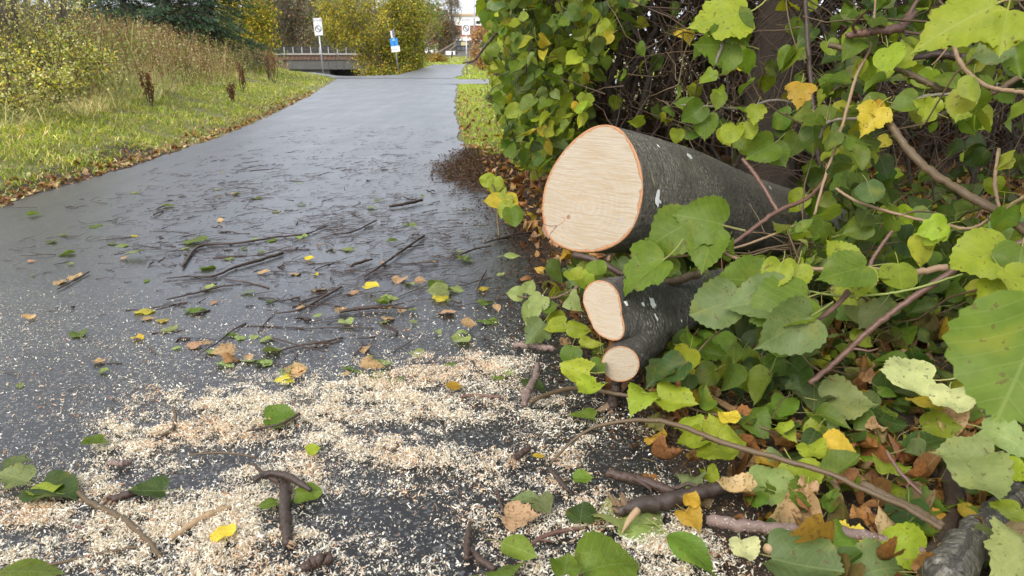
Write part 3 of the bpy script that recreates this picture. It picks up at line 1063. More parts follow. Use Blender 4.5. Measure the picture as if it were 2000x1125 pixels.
# bridge stands square to the view at y ~ 104
yb = 104.0
zpx = lambda py: float(P(0, py, 1)[2] - CAM_H) / float(P(0, py, 1)[1]) * yb + CAM_H
xpx = lambda px, py: float(P(px, py, 1)[0]) / float(P(px, py, 1)[1]) * yb
br = thing('footbridge', 'grey concrete bridge with dark railing over the underpass', 'bridge', (xpx(650, 110), yb, zpx(150)))
x0, x1 = xpx(480, 110), xpx(775, 110)
mb = MB()
mb.add(*box(x0, x1, yb - .35, yb + 6, zpx(107.3), zpx(104.2)))
mb.build('deck', plain('deck_concrete', (.30, .28, .25), .85, 0, .2, 1.2, .1), br, smooth=False)
mb = MB()
mb.add(*box(x0, x1, yb - .1, yb + .5, zpx(117), zpx(107.3)))
for k in np.arange(x0 + .3, x1, .55):
    mb.add(*box(k, k + .14, yb - .18, yb - .102, zpx(116.5), zpx(107.5)))
mb.build('girder', M_RUSTB, br, smooth=False)
mb = MB()
mb.add(*box(xpx(560, 125), xpx(707, 125), yb + .05, yb + .6, zpx(135.5), zpx(117)))
for k in range(5):
    q = xpx(640 + 15 * k, 125)
    mb.add(*box(q, q + .12, yb + .0, yb + .048, zpx(136.5), zpx(118)))
mb.build('parapet', M_CONC, br, smooth=False)
mb = MB()
mb.add(*box(xpx(703, 125), xpx(775, 125), yb - .3, yb + 5.8, -4.5, zpx(117.2)))
mb.build('abutment', M_CONC, br, smooth=False)
mb = MB()
mb.add(*box(xpx(480, 125), xpx(641, 125), yb + .61, yb + 5.8, -4.5, zpx(117.2)))
mb.add(*box(xpx(641, 125) + .002, xpx(703, 125) - .002, yb + 5.2, yb + 5.7, -4.5, zpx(117.3)))
mb.build('tunnel_wall', M_CONCD, br, smooth=False)
for k in range(17):
    q = xpx(505 + 17.2 * k, 100)
    mb = MB()
    mb.add(*box(q - .05, q + .05, yb - .30, yb - .23, zpx(104.2), zpx(92)))
    mb.build('post', M_GALV, br, smooth=False)
mb = MB()
for z in (92.2, 94.5, 102.8):
    mb.add(*bar((x0, yb - .2, zpx(z)), (x1, yb - .2, zpx(z)), .05, .06))
for k in np.arange(x0, x1, .15):
    mb.add(*bar((k, yb - .2, zpx(102.8)), (k, yb - .2, zpx(92.2)), .075, .03))
mb.build('railing', M_DKMET, br, smooth=False)


def text(body, size, loc, rotz, m, parent, name='lettering', depth=.002):
    cu = bpy.data.curves.new(name, 'FONT')
    cu.body, cu.size, cu.align_x, cu.align_y, cu.extrude = body, size, 'CENTER', 'CENTER', depth
    o = bpy.data.objects.new(name, cu)
    C.objects.link(o)
    cu.materials.append(m)
    bpy.context.view_layer.update()
    me = bpy.data.meshes.new_from_object(o.evaluated_get(bpy.context.evaluated_depsgraph_get()))
    bpy.data.objects.remove(o)
    o = bpy.data.objects.new(name, me)
    C.objects.link(o)
    o.parent = parent
    o.location = loc
    o.rotation_euler = (math.pi / 2, 0, rotz)
    return o


def ring(c, r0, r1, y, n=40):
    a = np.arange(n) * 2 * math.pi / n
    V = np.concatenate([np.stack([c[0] + rr * np.cos(a), np.full(n, yy), c[1] + rr * np.sin(a)], 1) for rr, yy in ((r0, y), (r1, y), (r1, y + .003), (r0, y + .003))])
    i = np.arange(n)
    j = (i + 1) % n
    return V, np.concatenate([np.stack([i + k * n, j + k * n, j + ((k + 1) % 4) * n, i + ((k + 1) % 4) * n], 1) for k in range(4)])


def zone_sign(label, px, py_base, lean):
    b_ = G(px, py_base)
    d_ = b_[1] * cp + CAM_H * sp
    hpx = 105.0 * d_ / FPX
    tg = thing('road_sign', label, 'road sign', b_, 'zone end signs at the junction')
    tg.rotation_euler = (0, lean, 0)
    p0 = np.zeros(3)
    V, F, uv = tube(np.array([[0, 0, -.1], [0, 0, hpx * .72]]), .033, 10)
    o = MB().add(V, F, uv).build('pole', M_GALV, tg, origin=(0, 0, 0))
    w_, zb, zt = .215, hpx * .70, hpx
    V, F = box(-w_, w_, -.055, -.035, zb, zt)
    MB().add(V, F).build('sign_panel', M_WHITE, tg, origin=(0, 0, 0), smooth=False)
    for s_ in (-1, 1):
        pass
    mb = MB()
    for z in (zb + .12, zt - .12):
        V, F = box(-.05, .05, -.034, .04, z - .02, z + .02)
        mb.add(V, F)
    mb.build('clamp', M_GALV, tg, origin=(0, 0, 0), smooth=False)
    cz = zb + (zt - zb) * .38
    V, F = ring((0, cz), .128, .170, -.060)
    MB().add(V, F).build('ring_symbol', M_INK, tg, origin=(0, 0, 0), smooth=False)
    mb = MB()
    for k in (-.03, .03):
        ln = math.sqrt(.132 ** 2 - k ** 2)
        u, v = np.array([-.707, 0, .707]), np.array([.707, 0, .707])
        mb.add(*bar(np.array([0, -.058, cz]) + v * k - u * ln, np.array([0, -.058, cz]) + v * k + u * ln, .003, .034))
    mb.build('slash_symbol', M_INK, tg, origin=(0, 0, 0), smooth=False)
    text('SONE', .16, (0, -.058, zt - .12), 0, M_INK, tg)
    mb = MB()
    for a, c_ in (((-w_ + .012, zb + .012), (w_ - .012, zb + .012)), ((-w_ + .012, zt - .012), (w_ - .012, zt - .012)), ((-w_ + .012, zb + .012), (-w_ + .012, zt - .012)), ((w_ - .012, zb + .012), (w_ - .012, zt - .012))):
        mb.add(*bar((a[0], -.057, a[1]), (c_[0], -.057, c_[1]), .003, .008))
    mb.build('border_line', M_GREYINK, tg, origin=(0, 0, 0), smooth=False)
    mb = MB()
    V, F, uv = tube(np.array([[0, 0, hpx * .37], [0, 0, hpx * .39]]), .05, 10)
    mb.add(V, F, uv)
    mb.build('pole_band', M_GALV, tg, origin=(0, 0, 0))


zone_sign('white zone sign on a leaning pole on the left verge', 632, 147, rad(-2.0))
zone_sign('white zone sign on an upright pole on the right lawn', 912, 146, rad(0))
# blue information sign by the willow, leaning left
b_ = G(778.5, 138)
sc_m = (b_[1] * cp + CAM_H * sp) / FPX
tg = thing('information_sign', 'leaning blue sign with a white plate below it under the yellow tree', 'sign', b_)
tg.rotation_euler = (0, rad(-6.2), 0)
V, F, uv = tube(np.array([[0, 0, -.1], [0, 0, 72 * sc_m]]), .04, 10)
MB().add(V, F, uv).build('pole', M_GALV, tg, origin=(0, 0, 0))
MB().add(*box(-7.5 * sc_m, 7.0 * sc_m, -.07, -.045, 43 * sc_m, 60 * sc_m)).build('blue_panel', M_BLUE, tg, origin=(0, 0, 0), smooth=False)
MB().add(*box(-7.2 * sc_m, 9.0 * sc_m, -.10, -.072, 35 * sc_m, 45.5 * sc_m)).build('white_plate', M_WHITE, tg, origin=(0, 0, 0), smooth=False)
mb = MB()
mb.add(*bar((-6.5 * sc_m, -.103, 41 * sc_m), (5 * sc_m, -.103, 38.6 * sc_m), .003, .9 * sc_m))
mb.add(*bar((1 * sc_m, -.103, 43.6 * sc_m), (6.5 * sc_m, -.103, 43.6 * sc_m), .003, .5 * sc_m))
mb.build('plate_marking', M_GREYINK, tg, origin=(0, 0, 0), smooth=False)
mb = MB()
mb.add(*box(-.9 * sc_m, .9 * sc_m, -.074, -.0705, 45.6 * sc_m, 53 * sc_m))
mb.add(*ring((0, 54.3 * sc_m), .002, 1.0 * sc_m, -.074, 16))
mb.build('figure_symbol', plain('sign_dark_blue', (.02, .08, .25), .5, 0, .05, 5, 0), tg, origin=(0, 0, 0), smooth=False)
mb = MB()
mb.add(*box(-2.4 * sc_m, 1.2 * sc_m, -.073, -.0702, 56.3 * sc_m, 57.6 * sc_m))
mb.build('heading_strip', M_WHITE, tg, origin=(0, 0, 0), smooth=False)
MB().add(*box(-4.4 * sc_m, -1.6 * sc_m, -.07, -.05, 61 * sc_m, 74 * sc_m)).build('upper_plate', M_WHITE, tg, origin=(0, 0, 0), smooth=False)
MB().add(*box(-1.4 * sc_m, 3.4 * sc_m, -.045, -.03, 62 * sc_m, 76 * sc_m)).build('back_plate', plain('sign_back', (.16, .17, .2), .5, .4, .1, 5, 0), tg, origin=(0, 0, 0), smooth=False)

# lamp post on the lawn
b_ = G(927.5, 130)
tg = thing('lamp_post', 'tall grey lamp post on the lawn right of the far sign', 'lamp post', b_)
V, F, uv = tube(np.array([b_, b_ + [0, 0, 3.2], b_ + [0, 0, 8.5]]), [.085, .07, .05], 12)
MB().add(V, F, uv).build('post', M_GALV, tg)
p = smoothline([(*(b_ + [0, 0, 8.4]), .04), (*(b_ + [.4, 0, 8.9]), .035), (*(b_ + [1.3, 0, 9.0]), .03)], 10)
V, F, uv = tube(p[:, :3], p[:, 3], 8)
MB().add(V, F, uv).build('arm', M_GALV, tg)
MB().add(*box(*(b_[0] + np.array([1.2, 1.8])), b_[1] - .12, b_[1] + .12, b_[2] + 8.93, b_[2] + 9.05)).build('lamp_head', M_DKMET, tg, smooth=False)

# planter bed and little dark fence on the right lawn
b_ = G(930, 127)
sc_m = (b_[1] * cp + CAM_H * sp) / FPX
tg = thing('planting_bed', 'raised bed of dark soil with a pale stone edge by the lamp post', 'planter', b_)
x0, x1 = b_[0] - 17 * sc_m, b_[0] + 60 * sc_m
MB().add(*box(x0, x1, b_[1] - .25, b_[1], 0, .22)).add(*box(x0, x1, b_[1] + 3, b_[1] + 3.25, 0, .42)).build('edging', M_CONC, tg, smooth=False)
MB().add(*box(x0 + .002, x1 - .002, b_[1] + .002, b_[1] + 2.998, 0, .34)).build('soil', plain('bed_soil', (.05, .03, .022), .9, 0, .4, 4, .5), tg, smooth=False)
b2 = G(915, 121)
sc2 = (b2[1] * cp + CAM_H * sp) / FPX
tg = thing('garden_fence', 'low fence of thin dark posts behind the planting bed', 'fence', b2)
for k in range(9):
    q = b2[0] + k * 4.6 * sc2
    MB().add(*box(q - .05, q + .05, b2[1], b2[1] + .1, 0, (15 + 3 * (k % 2)) * sc2)).build('post', M_DKMET, tg, smooth=False)
MB().add(*bar((b2[0], b2[1] + .12, 11 * sc2), (b2[0] + 38 * sc2, b2[1] + .12, 11 * sc2), .04, .06)).build('rail', M_DKMET, tg, smooth=False)

# ramp with slatted side, fence panels with a poster, notice board, van, building
yb = 110.0
rp = thing('wooden_ramp', 'grey wooden ramp with a sloping slatted railing', 'ramp', (xpx(880, 100), yb, zpx(108)))
mb = MB()
for (a0, a1, b0, b1) in ((858, 101, 891, 81.5), (868, 106, 892, 87)):
    mb.add(*bar((xpx(a0, a1), yb, zpx(a1)), (xpx(b0, b1), yb, zpx(b1)), .12, .2))
mb.build('handrail', M_WOODG, rp, smooth=False)
mb = MB()
for k in range(16):
    q = k / 15
    a = np.array([858 + 33 * q, 101 - 19.5 * q])
    c_ = a + [0, 6.0]
    mb.add(*bar((xpx(*a), yb + .12, zpx(a[1])), (xpx(*a), yb + .12, zpx(c_[1])), .05, .05))
mb.build('baluster', M_WOODG, rp, smooth=False)
mb = MB()
for k in range(20):
    q = k / 19
    a = np.array([866 + 26 * q, 106 - 18.5 * q])
    mb.add(*box(xpx(*a), xpx(*a) + .09, yb + .2, yb + .26, zpx(112), zpx(a[1])))
mb.build('cladding', M_WOODG, rp, smooth=False)
pf = thing('terrace_fence', 'dark framed terrace fence carrying a small yellow notice', 'fence', (xpx(910, 95), yb, zpx(108)))
M_PANEL = plain('smoked_panel', (.13, .14, .16), .25, 0, .2, 2, 0)
for k in range(5):
    a0, a1 = 891.5 + 9.3 * k, 900 + 9.3 * k
    MB().add(*box(xpx(a0, 90), xpx(a1, 90), yb + .02, yb + .05, zpx(98.5), zpx(81))).build('panel', M_PANEL, pf, smooth=False)
    mb = MB()
    mb.add(*box(xpx(a0 - .8, 90), xpx(a0, 90) - .003, yb - .05, yb + .07, zpx(99.5), zpx(80.5)))
    mb.build('post', M_DKMET, pf, smooth=False)
mb = MB()
for z in (80.3, 90, 98.8):
    mb.add(*bar((xpx(891, 90), yb - .08, zpx(z)), (xpx(938, 90), yb - .08, zpx(z)), .05, .09))
mb.build('rail', M_DKMET, pf, smooth=False)
MB().add(*box(xpx(900.5, 90), xpx(909.5, 90), yb - .16, yb - .125, zpx(89), zpx(81.8))).build('notice', plain('notice_yellow', (.62, .55, .30), .5, 0, .1, 3, 0), pf, smooth=False)
MB().add(*box(xpx(891, 90), xpx(960, 90), yb + .1, yb + .4, .3, zpx(99.6))).build('base_wall', plain('grey_base', (.25, .24, .23), .8, 0, .2, 1, .1), pf, smooth=False)

b_ = np.array([xpx(882, 118) * .9, yb * .9, float(hgt(xpx(882, 118) * .9, yb * .9))])
yb = 99.0
nb = thing('notice_board', 'white and dark notice board on a post by the far path', 'sign', (xpx(882, 118), yb, float(hgt(xpx(882, 118), yb))))
V, F = box(xpx(881.3, 110), xpx(883.3, 110), yb + .05, yb + .17, nb.location[2] - .1, zpx(104))
MB().add(V, F).build('post', M_DKMET, nb, smooth=False)
MB().add(*box(xpx(870.8, 105), xpx(889, 105), yb - .04, yb + .04, zpx(107), zpx(100))).build('board', M_WHITE, nb, smooth=False)
MB().add(*box(xpx(881.5, 105), xpx(885, 105), yb - .07, yb - .043, zpx(106.7), zpx(100.8))).build('dark_box', M_DKMET, nb, smooth=False)
MB().add(*box(xpx(889.2, 105), xpx(893.5, 105), yb - .04, yb + .04, zpx(106.4), zpx(101.4))).build('dark_box', M_DKMET, nb, smooth=False)

yb = 128.0
zg = float(hgt(xpx(855, 110), yb))
vn = thing('parked_van', 'white van parked far away behind the orange shrub', 'van', (xpx(855, 105), yb, zg))
x0, x1 = xpx(831, 92), xpx(878, 92)
zt = zpx(84.5)
prof = [(0, .35), (0, .95), (.06, 1.12), (.20, 1.95), (.30, 2.0), (1, 2.0), (1, .35)]
k = (zt - zg) / 2.0
pr_ = np.array([(x0 + (x1 - x0) * a, zg + z * k) for a, z in prof])
n = len(pr_)
V = np.array([(a, yb - .9, z) for a, z in pr_] + [(a, yb + .9, z) for a, z in pr_])
mb = MB()
mb.add(V, [np.array([(i, (i + 1) % n, n + (i + 1) % n, n + i) for i in range(n)])])
for off, fl in ((0, 1), (n, -1)):
    tri = [(off, off + i, off + i + 1)[::fl] for i in range(1, n - 1)]
    mb.add(V * 1.0, [np.array(tri)])
mb.build('body', plain('van_white', (.78, .78, .80), .25, 0, .03, 2, 0), vn, smooth=False)
M_GLASS = plain('dark_glass', (.02, .03, .03), .08, 0, .1, 2, 0)
V = np.array([(x0 + (x1 - x0) * a, yb - .915, zg + z * k) for a, z in ((.10, 1.2), (.30, 1.2), (.30, 1.8), (.205, 1.8))])
MB().add(V, np.array([(0, 1, 2, 3)])).build('side_window', M_GLASS, vn, smooth=False)
V = np.array([(x0 + (x1 - x0) * a, yb - .915, zg + z * k) for a, z in ((.62, 1.25), (.97, 1.25), (.97, 1.75), (.62, 1.75))])
MB().add(V, np.array([(0, 1, 2, 3)])).build('rear_window', plain('tinted_glass', (.1, .11, .13), .1, 0, .1, 2, 0), vn, smooth=False)
M_TYRE = plain('tyre_rubber', (.02, .02, .02), .8, 0, .2, 5, 0)
for a in (.17, .80):
    q = x0 + (x1 - x0) * a
    V, F, uv = tube(np.array([[q, yb - .92, zg + .33], [q, yb - .7, zg + .33]]), .33, 18)
    MB().add(V, F, uv).build('wheel', M_TYRE, vn)

yb = 165.0
zg = 0.5
bd = thing('brick_building', 'white and red brick building far behind the road sign', 'building', (xpx(915, 60), yb, zg))
x0, x1 = xpx(878, 50), xpx(1060, 50)
M_BRICK = plain('red_brick', (.36, .15, .10), .85, 0, .2, 1.5, .1)
M_RENDER = plain('white_render', (.74, .74, .72), .7, 0, .05, .6, .05)
MB().add(*box(x0, x1, yb, yb + 14, zg, zpx(72.2))).build('ground_storey', M_RENDER, bd, smooth=False)
MB().add(*box(x0 + .6, x1, yb + .15, yb + 14, zpx(72.2) + .002, zpx(50))).build('brick_wall', M_BRICK, bd, smooth=False)
MB().add(*box(x0, x1, yb - .2, yb + 14.2, zpx(50) + .002, zpx(31))).build('upper_wall', M_RENDER, bd, smooth=False)
MB().add(*box(x0 - .3, x1, yb - .5, yb + 14.4, zpx(31) + .002, zpx(27))).build('roof_edge', plain('roof_wood', (.5, .36, .22), .7, 0, .1, 1, 0), bd, smooth=False)
for k in range(6):
    a0 = 889 + 22 * k
    MB().add(*box(xpx(a0, 60), xpx(a0 + 9, 60), yb + .12, yb + .148, zpx(68), zpx(56))).build('window', M_GLASS, bd, smooth=False)
for k in range(4):
    a0 = 930 + 30 * k
    MB().add(*box(xpx(a0, 44), xpx(a0 + 8, 44), yb - .24, yb - .203, zpx(47), zpx(41))).build('window', M_GLASS, bd, smooth=False)

# ================================================================== the felled trunk and the forked limb
CAMP = np.array([0, 0, CAM_H])


def onplane(pts, c, n):
    out = []
    for a, b in pts:
        d = P(a, b, 1.0) - CAMP
        out.append(CAMP + d * (np.dot(c - CAMP, n) / np.dot(d, n)))
    return np.array(out)


def resample(loop2, N):
    """closed outline (k,2) -> N points by angle round its centre, smoothed"""
    a = np.arctan2(loop2[:, 1], loop2[:, 0])
    r = np.hypot(loop2[:, 0], loop2[:, 1])
    o = np.argsort(a)
    a, r = a[o], r[o]
    th = np.linspace(-math.pi, math.pi, N, endpoint=False)
    rr = np.interp(th, np.concatenate([a - 2 * math.pi, a, a + 2 * math.pi]), np.tile(r, 3))
    k = np.array([1, 2, 3, 2, 1]) / 9
    rr = sum(np.roll(rr, i - 2) * k[i] for i in range(5))
    return th, rr


def cut_wood(outline, c, n, path, N=96, ns=44, rough=.012, bark=.013, g=rng):
    """path: (x,y,z,r) behind the cut. returns bark V,F,UV ; face pieces"""
    e1 = unit(np.cross([0, 0, 1.0], n))
    e2 = np.cross(n, e1)
    pl_ = onplane(outline, c, n)
    loop = np.stack([(pl_ - c) @ e1, (pl_ - c) @ e2], 1)
    th, r0 = resample(loop, N)
    pts = smoothline(np.vstack([[*c, float(r0.mean())], path]), ns)
    tg = unit(np.gradient(pts[:, :3], axis=0))
    knots = [(g.uniform(-3, 3), g.uniform(.12, .9), g.uniform(.03, .10)) for _ in range(16)]
    V, UV = [], []
    L = np.concatenate([[0], np.cumsum(np.linalg.norm(np.diff(pts[:, :3], axis=0), axis=1))])
    u = e1.copy()
    rm = r0.mean()
    for i in range(ns):
        q = sst(0, .22 * L[-1], L[i])
        nrm_ = unit(-n * (1 - q) + tg[i] * q)
        u = unit(u - nrm_ * np.dot(u, nrm_))
        v = np.cross(u, nrm_) * 1.0
        v = v if np.dot(v, e2) > 0 else -v
        sh = r0 / rm
        keep = 1 - .75 * sst(0, L[-1] * .6, L[i])
        rr = pts[i, 3] * (1 + (sh - 1) * keep)
        if i:
            rr = rr * (1 + rough * (fbm(th * 3 + 20, np.full(N, L[i] * 9)) - .5) * 3 + rough * .35 * g.normal(size=N))
            for ka_, kl_, kh_ in knots:
                rr = rr * (1 + kh_ * np.exp(-((th - ka_) / .28) ** 2 - ((L[i] - kl_ * L[-1]) / .07) ** 2))
        V.append(pts[i, :3] + (np.cos(th) * rr)[:, None] * u + (np.sin(th) * rr)[:, None] * v)
        UV.append(np.stack([th * rm, np.full(N, L[i])], 1))
    V, UV = np.concatenate(V), np.concatenate(UV)
    i, j = np.arange(ns - 1)[:, None] * N, np.arange(N)[None]
    j2 = (j + 1) % N
    F = np.stack([i + j, i + j2, i + N + j2, i + N + j], -1).reshape(-1, 4)
    k = len(V)
    V = np.vstack([V, pts[-1, :3]])
    UV = np.vstack([UV, [0, L[-1]]])
    T = np.stack([np.full(N, k), (ns - 1) * N + np.arange(N), (ns - 1) * N + (np.arange(N) + 1) % N], 1)
    # the cut: wood disc and orange bark rim, 1.5 mm proud
    rin = r0 - bark * (.85 + .20 * g.normal(size=N) + .9 * (fbm(np.cos(th) * 2 + 9, np.sin(th) * 2 + 9, 1.6) - .5))
    W, WU = [], []
    fr = np.array([0, .12, .25, .4, .55, .7, .82, .92, 1.0])
    for f in fr:
        pq = np.stack([np.cos(th) * rin * f, np.sin(th) * rin * f], 1)
        bulge = .0015 + .0015 * fbm(pq[:, 0] * 30 + 5, pq[:, 1] * 12)
        W.append(c + pq[:, :1] * e1 + pq[:, 1:] * e2 + n * bulge[:, None])
        WU.append(pq)
    W, WU = np.concatenate(W), np.concatenate(WU)
    m_ = len(fr)
    i = np.arange(m_ - 1)[:, None] * N
    WF = np.stack([i + j, i + j2, i + N + j2, i + N + j], -1).reshape(-1, 4)
    pq0 = np.stack([np.cos(th) * rin, np.sin(th) * rin], 1)
    pq1 = np.stack([np.cos(th) * (r0 - .001), np.sin(th) * (r0 - .001)], 1)
    pqm = (pq0 + pq1) / 2
    R = np.concatenate([c + q_[:, :1] * e1 + q_[:, 1:] * e2 + n * h_ for q_, h_ in ((pq0, .0012), (pqm, .0035), (pq1, .001), (pq1 * 1.004, -.006))])
    RF = np.concatenate([np.stack([k_ * N + np.arange(N), k_ * N + (np.arange(N) + 1) % N, (k_ + 1) * N + (np.arange(N) + 1) % N, (k_ + 1) * N + np.arange(N)], 1) for k_ in range(3)])
    return (V, [F, T], UV), (W, WF, WU), (R, RF), (e1, e2)


def wood_face(name, cx, cy, tilt, sc=1.0, spots=()):
    m, t, b = mat(name)
    uv = coord(t, 'UV')
    wob = nd(t, 'TexNoise')
    wob.inputs['Scale'].default_value = 9
    lk(t, uv, wob.inputs['Vector'])
    va = nd(t, 'VectorMath', operation='MULTIPLY_ADD')
    lk(t, wob.outputs['Color'], va.inputs[0])
    va.inputs[1].default_value = (.025, .025, 0)
    lk(t, uv, va.inputs[2])
    mp = mapping(t, va.outputs[0], (1 / sc, .92 / sc, 1), loc=(-cx / sc, -cy / sc, 0))
    wv = nd(t, 'TexWave', wave_type='RINGS', rings_direction='Z')
    wv.inputs['Scale'].default_value = 12
    wv.inputs['Distortion'].default_value = 1.6
    wv.inputs['Detail'].default_value = 3
    wv.inputs['Detail Scale'].default_value = 2
    lk(t, mp, wv.inputs['Vector'])
    ln = nd(t, 'VectorMath', operation='LENGTH')
    lk(t, mp, ln.inputs[0])
    fade = ramp(t, ln.outputs['Value'], [(.0, (1,) * 3), (.10, (.8,) * 3), (.24, (.2,) * 3)])
    saw = noise(t, mapping(t, va.outputs[0], (6 / sc, 95 / sc, 1), (0, 0, tilt)), 1.0, 3, .6)
    saw2 = noise(t, mapping(t, va.outputs[0], (14 / sc, 230 / sc, 1), (0, 0, tilt + .06)), 1.0, 2, .6)
    blot = noise(t, uv, 7 / sc, 3)
    c = mix(t, blot, (.345, .292, .215), (.42, .372, .298))
    c = mix(t, math_(t, 'MULTIPLY', math_(t, 'MULTIPLY', wv.outputs['Fac'], fade), .28), c, (.34, .245, .14))
    sline = ramp(t, saw, [(.40, (1,) * 3), (.53, (0,) * 3)])
    c = mix(t, math_(t, 'MULTIPLY', sline, .6), c, (.34, .26, .165))
    sl2 = ramp(t, saw2, [(.30, (1,) * 3), (.42, (0,) * 3)])
    c = mix(t, math_(t, 'MULTIPLY', sl2, .6), c, (.30, .205, .115))
    # radial hair cracks near the pith
    for sx_, sy_, r_, col_ in spots:
        dn = nd(t, 'VectorMath', operation='LENGTH')
        lk(t, mapping(t, va.outputs[0], (1, 1.0, 1), loc=(-sx_, -sy_, 0)), dn.inputs[0])
        k_ = math_(t, 'LESS_THAN', math_(t, 'ADD', dn.outputs['Value'], math_(t, 'MULTIPLY', saw2, .006)), r_)
        c = mix(t, math_(t, 'MULTIPLY', k_, .8), c, col_)
    lk(t, c, b.inputs['Base Color'])
    b.inputs['Roughness'].default_value = .75
    b.inputs['Specular IOR Level'].default_value = .15
    bump(t, b, math_(t, 'ADD', saw, math_(t, 'MULTIPLY', saw2, .6)), .45, .004)
    return m


m, t, b = mat('fresh_inner_bark')
o = coord(t)
n1, n2 = noise(t, o, 90, 3, .7), noise(t, o, 22, 3)
lk(t, mix(t, n1, mix(t, n2, (.30, .095, .03), (.40, .16, .06)), (.46, .27, .14)), b.inputs['Base Color'])
b.inputs['Roughness'].default_value = .7
bump(t, b, n1, .8, .006)
M_RIM = m

LOGP = [(1185, 243), (1210, 250), (1228, 272), (1245, 305), (1254, 340), (1256, 372), (1250, 410), (1240, 440), (1222, 465), (1195, 483), (1165, 492), (1135, 493),
        (1110, 488), (1086, 477), (1068, 460), (1061, 432), (1059, 400), (1063, 370), (1073, 340), (1090, 310), (1110, 285), (1135, 262), (1160, 247)]
LC, LF = P(1158, 372, 2.9), P(1530, 440, 3.95)
ax = unit(LF - LC)
LN = unit(-ax + np.array([.06, -.12, 0]))
far2 = LF + ax * .55
ba, fa, ri, (e1, e2) = cut_wood(LOGP, LC, LN, [(*(LC * .66 + LF * .34 + [0, 0, .015]), .228), (*(LC * .3 + LF * .7), .205), (*LF, .188), (*far2, .165)], 128, 70, .010, .0135)
tg = thing('felled_trunk', 'thick felled trunk with a wide pale sawn face and dark wet bark', 'log', tuple(LC * [1, 1, 0]))
MB().add(*ba).build('bark', M_BARK, tg)
f2 = lambda px, py: (lambda q: (float((q - LC) @ e1), float((q - LC) @ e2)))(onplane([(px, py)], LC, LN)[0])
pith = f2(1158, 396)
W_LOG = wood_face('sawn_wood', pith[0], pith[1], -.10, 1.0, [(*f2(1117, 417), .0125, (.24, .12, .06)), (*f2(1223, 424), .012, (.36, .31, .29)), (*f2(1105, 440), .007, (.42, .2, .09))])
MB().add(*fa).build('cut_face', W_LOG, tg)
MB().add(*ri).build('inner_bark_ring', M_RIM, tg)
# torn notch and hinge line low on the face, a long saw step
q = onplane([(1062, 437), (1076, 441), (1090, 440), (1083, 449), (1076, 456), (1073, 467), (1066, 460), (1060, 448)], LC, LN)
c0 = q.mean(0) - LN * .012
V = np.vstack([q + LN * .0042, [c0 + LN * .0052]])
MB().add(V, np.array([(8, i, (i + 1) % 8) for i in range(8)])).build('torn_notch', plain('torn_wood', (.22, .13, .10), .8, 0, .5, 60, .6), tg)


def ridge(pts, r, name, mt_, lift=.0028):
    p = onplane(pts, LC, LN) + LN * lift
    p = smoothline(np.concatenate([p, np.full((len(p), 1), r)], 1), 14)
    p[:, 3] *= np.linspace(.6, 1, 14)[::1] * (1 + .3 * rng.normal(size=14))
    V, F, uv = tube(p[:, :3], p[:, 3], 4)
    MB().add(V, F, uv).build(name, mt_, tg)


M_STEP = plain('saw_step', (.55, .38, .22), .8, 0, .25, 90, .3)
ridge([(1076, 448), (1110, 466), (1150, 486)], .0016, 'saw_step', M_STEP)
ridge([(1072, 366), (1110, 382), (1143, 400)], .0011, 'saw_step', M_STEP)
ridge([(1080, 446), (1098, 436), (1104, 428), (1098, 424)], .0014, 'saw_step', plain('torn_fibre', (.45, .2, .1), .8, 0, .3, 60, .3))


def ray_surf(V, F, px, py):
    d = unit(P(px, py, 1.0) - CAMP)
    best, out = 1e9, None
    A = V[F[:, 0]]
    for (i, j, k) in ((0, 1, 2), (0, 2, 3)):
        a, e, f_ = V[F[:, i]], V[F[:, j]] - V[F[:, i]], V[F[:, k]] - V[F[:, i]]
        h = np.cross(d, f_)
        det = np.einsum('ij,ij->i', e, h)
        det = np.where(np.abs(det) < 1e-12, 1e-12, det)
        s = CAMP - a
        u = np.einsum('ij,ij->i', s, h) / det
        qv = np.cross(s, e)
        v = qv @ d / det
        tt = np.einsum('ij,ij->i', f_, qv) / det
        ok = (u >= 0) & (v >= 0) & (u + v <= 1) & (tt > .05)
        if ok.any():
            w_ = np.argmin(np.where(ok, tt, 1e9))
            if tt[w_] < best:
                best = tt[w_]
                nn = unit(np.cross(e[w_], f_[w_]))
                out = (CAMP + d * best, nn if np.dot(nn, d) < 0 else -nn)
    return out


M_LICH = plain('pale_lichen', (.62, .63, .60), .85, 0, .25, 120, .4)
M_LICHG = plain('olive_lichen', (.17, .16, .09), .85, 0, .25, 120, .4)


def patch(srf, px, py, wpx, hpx, d_, mt_, parent, name='lichen_patch'):
    h = ray_surf(srf[0], srf[1][0], px, py)
    if h is None:
        return
    p, n = h
    x = unit(np.cross([0, 0, 1.0], n))
    y = np.cross(n, x)
    a = np.arange(16) * 2 * math.pi / 16
    r = 1 + .22 * rng.normal(size=16)
    V = np.vstack([p + n * .0045, p + np.outer(np.cos(a) * r * wpx * d_ / FPX / 2, x) + np.outer(np.sin(a) * r * hpx * d_ / FPX / 2, y) + n * .0025])
    MB().add(V, np.array([(0, 1 + i, 1 + (i + 1) % 16) for i in range(16)])).build(name, mt_, parent)


for px, py, w_, h_, m_ in ((1284, 389, 17, 27, M_LICH), (1346, 306, 17, 15, M_LICH), (1503, 367, 8, 10, M_LICH), (1274, 351, 10, 26, M_LICHG), (1285, 286, 6, 8, M_LICH), (1380, 300, 8, 6, M_LICH), (1445, 455, 6, 10, M_LICHG)):
    patch(ba, px, py, w_, h_, 3.0, m_, tg)

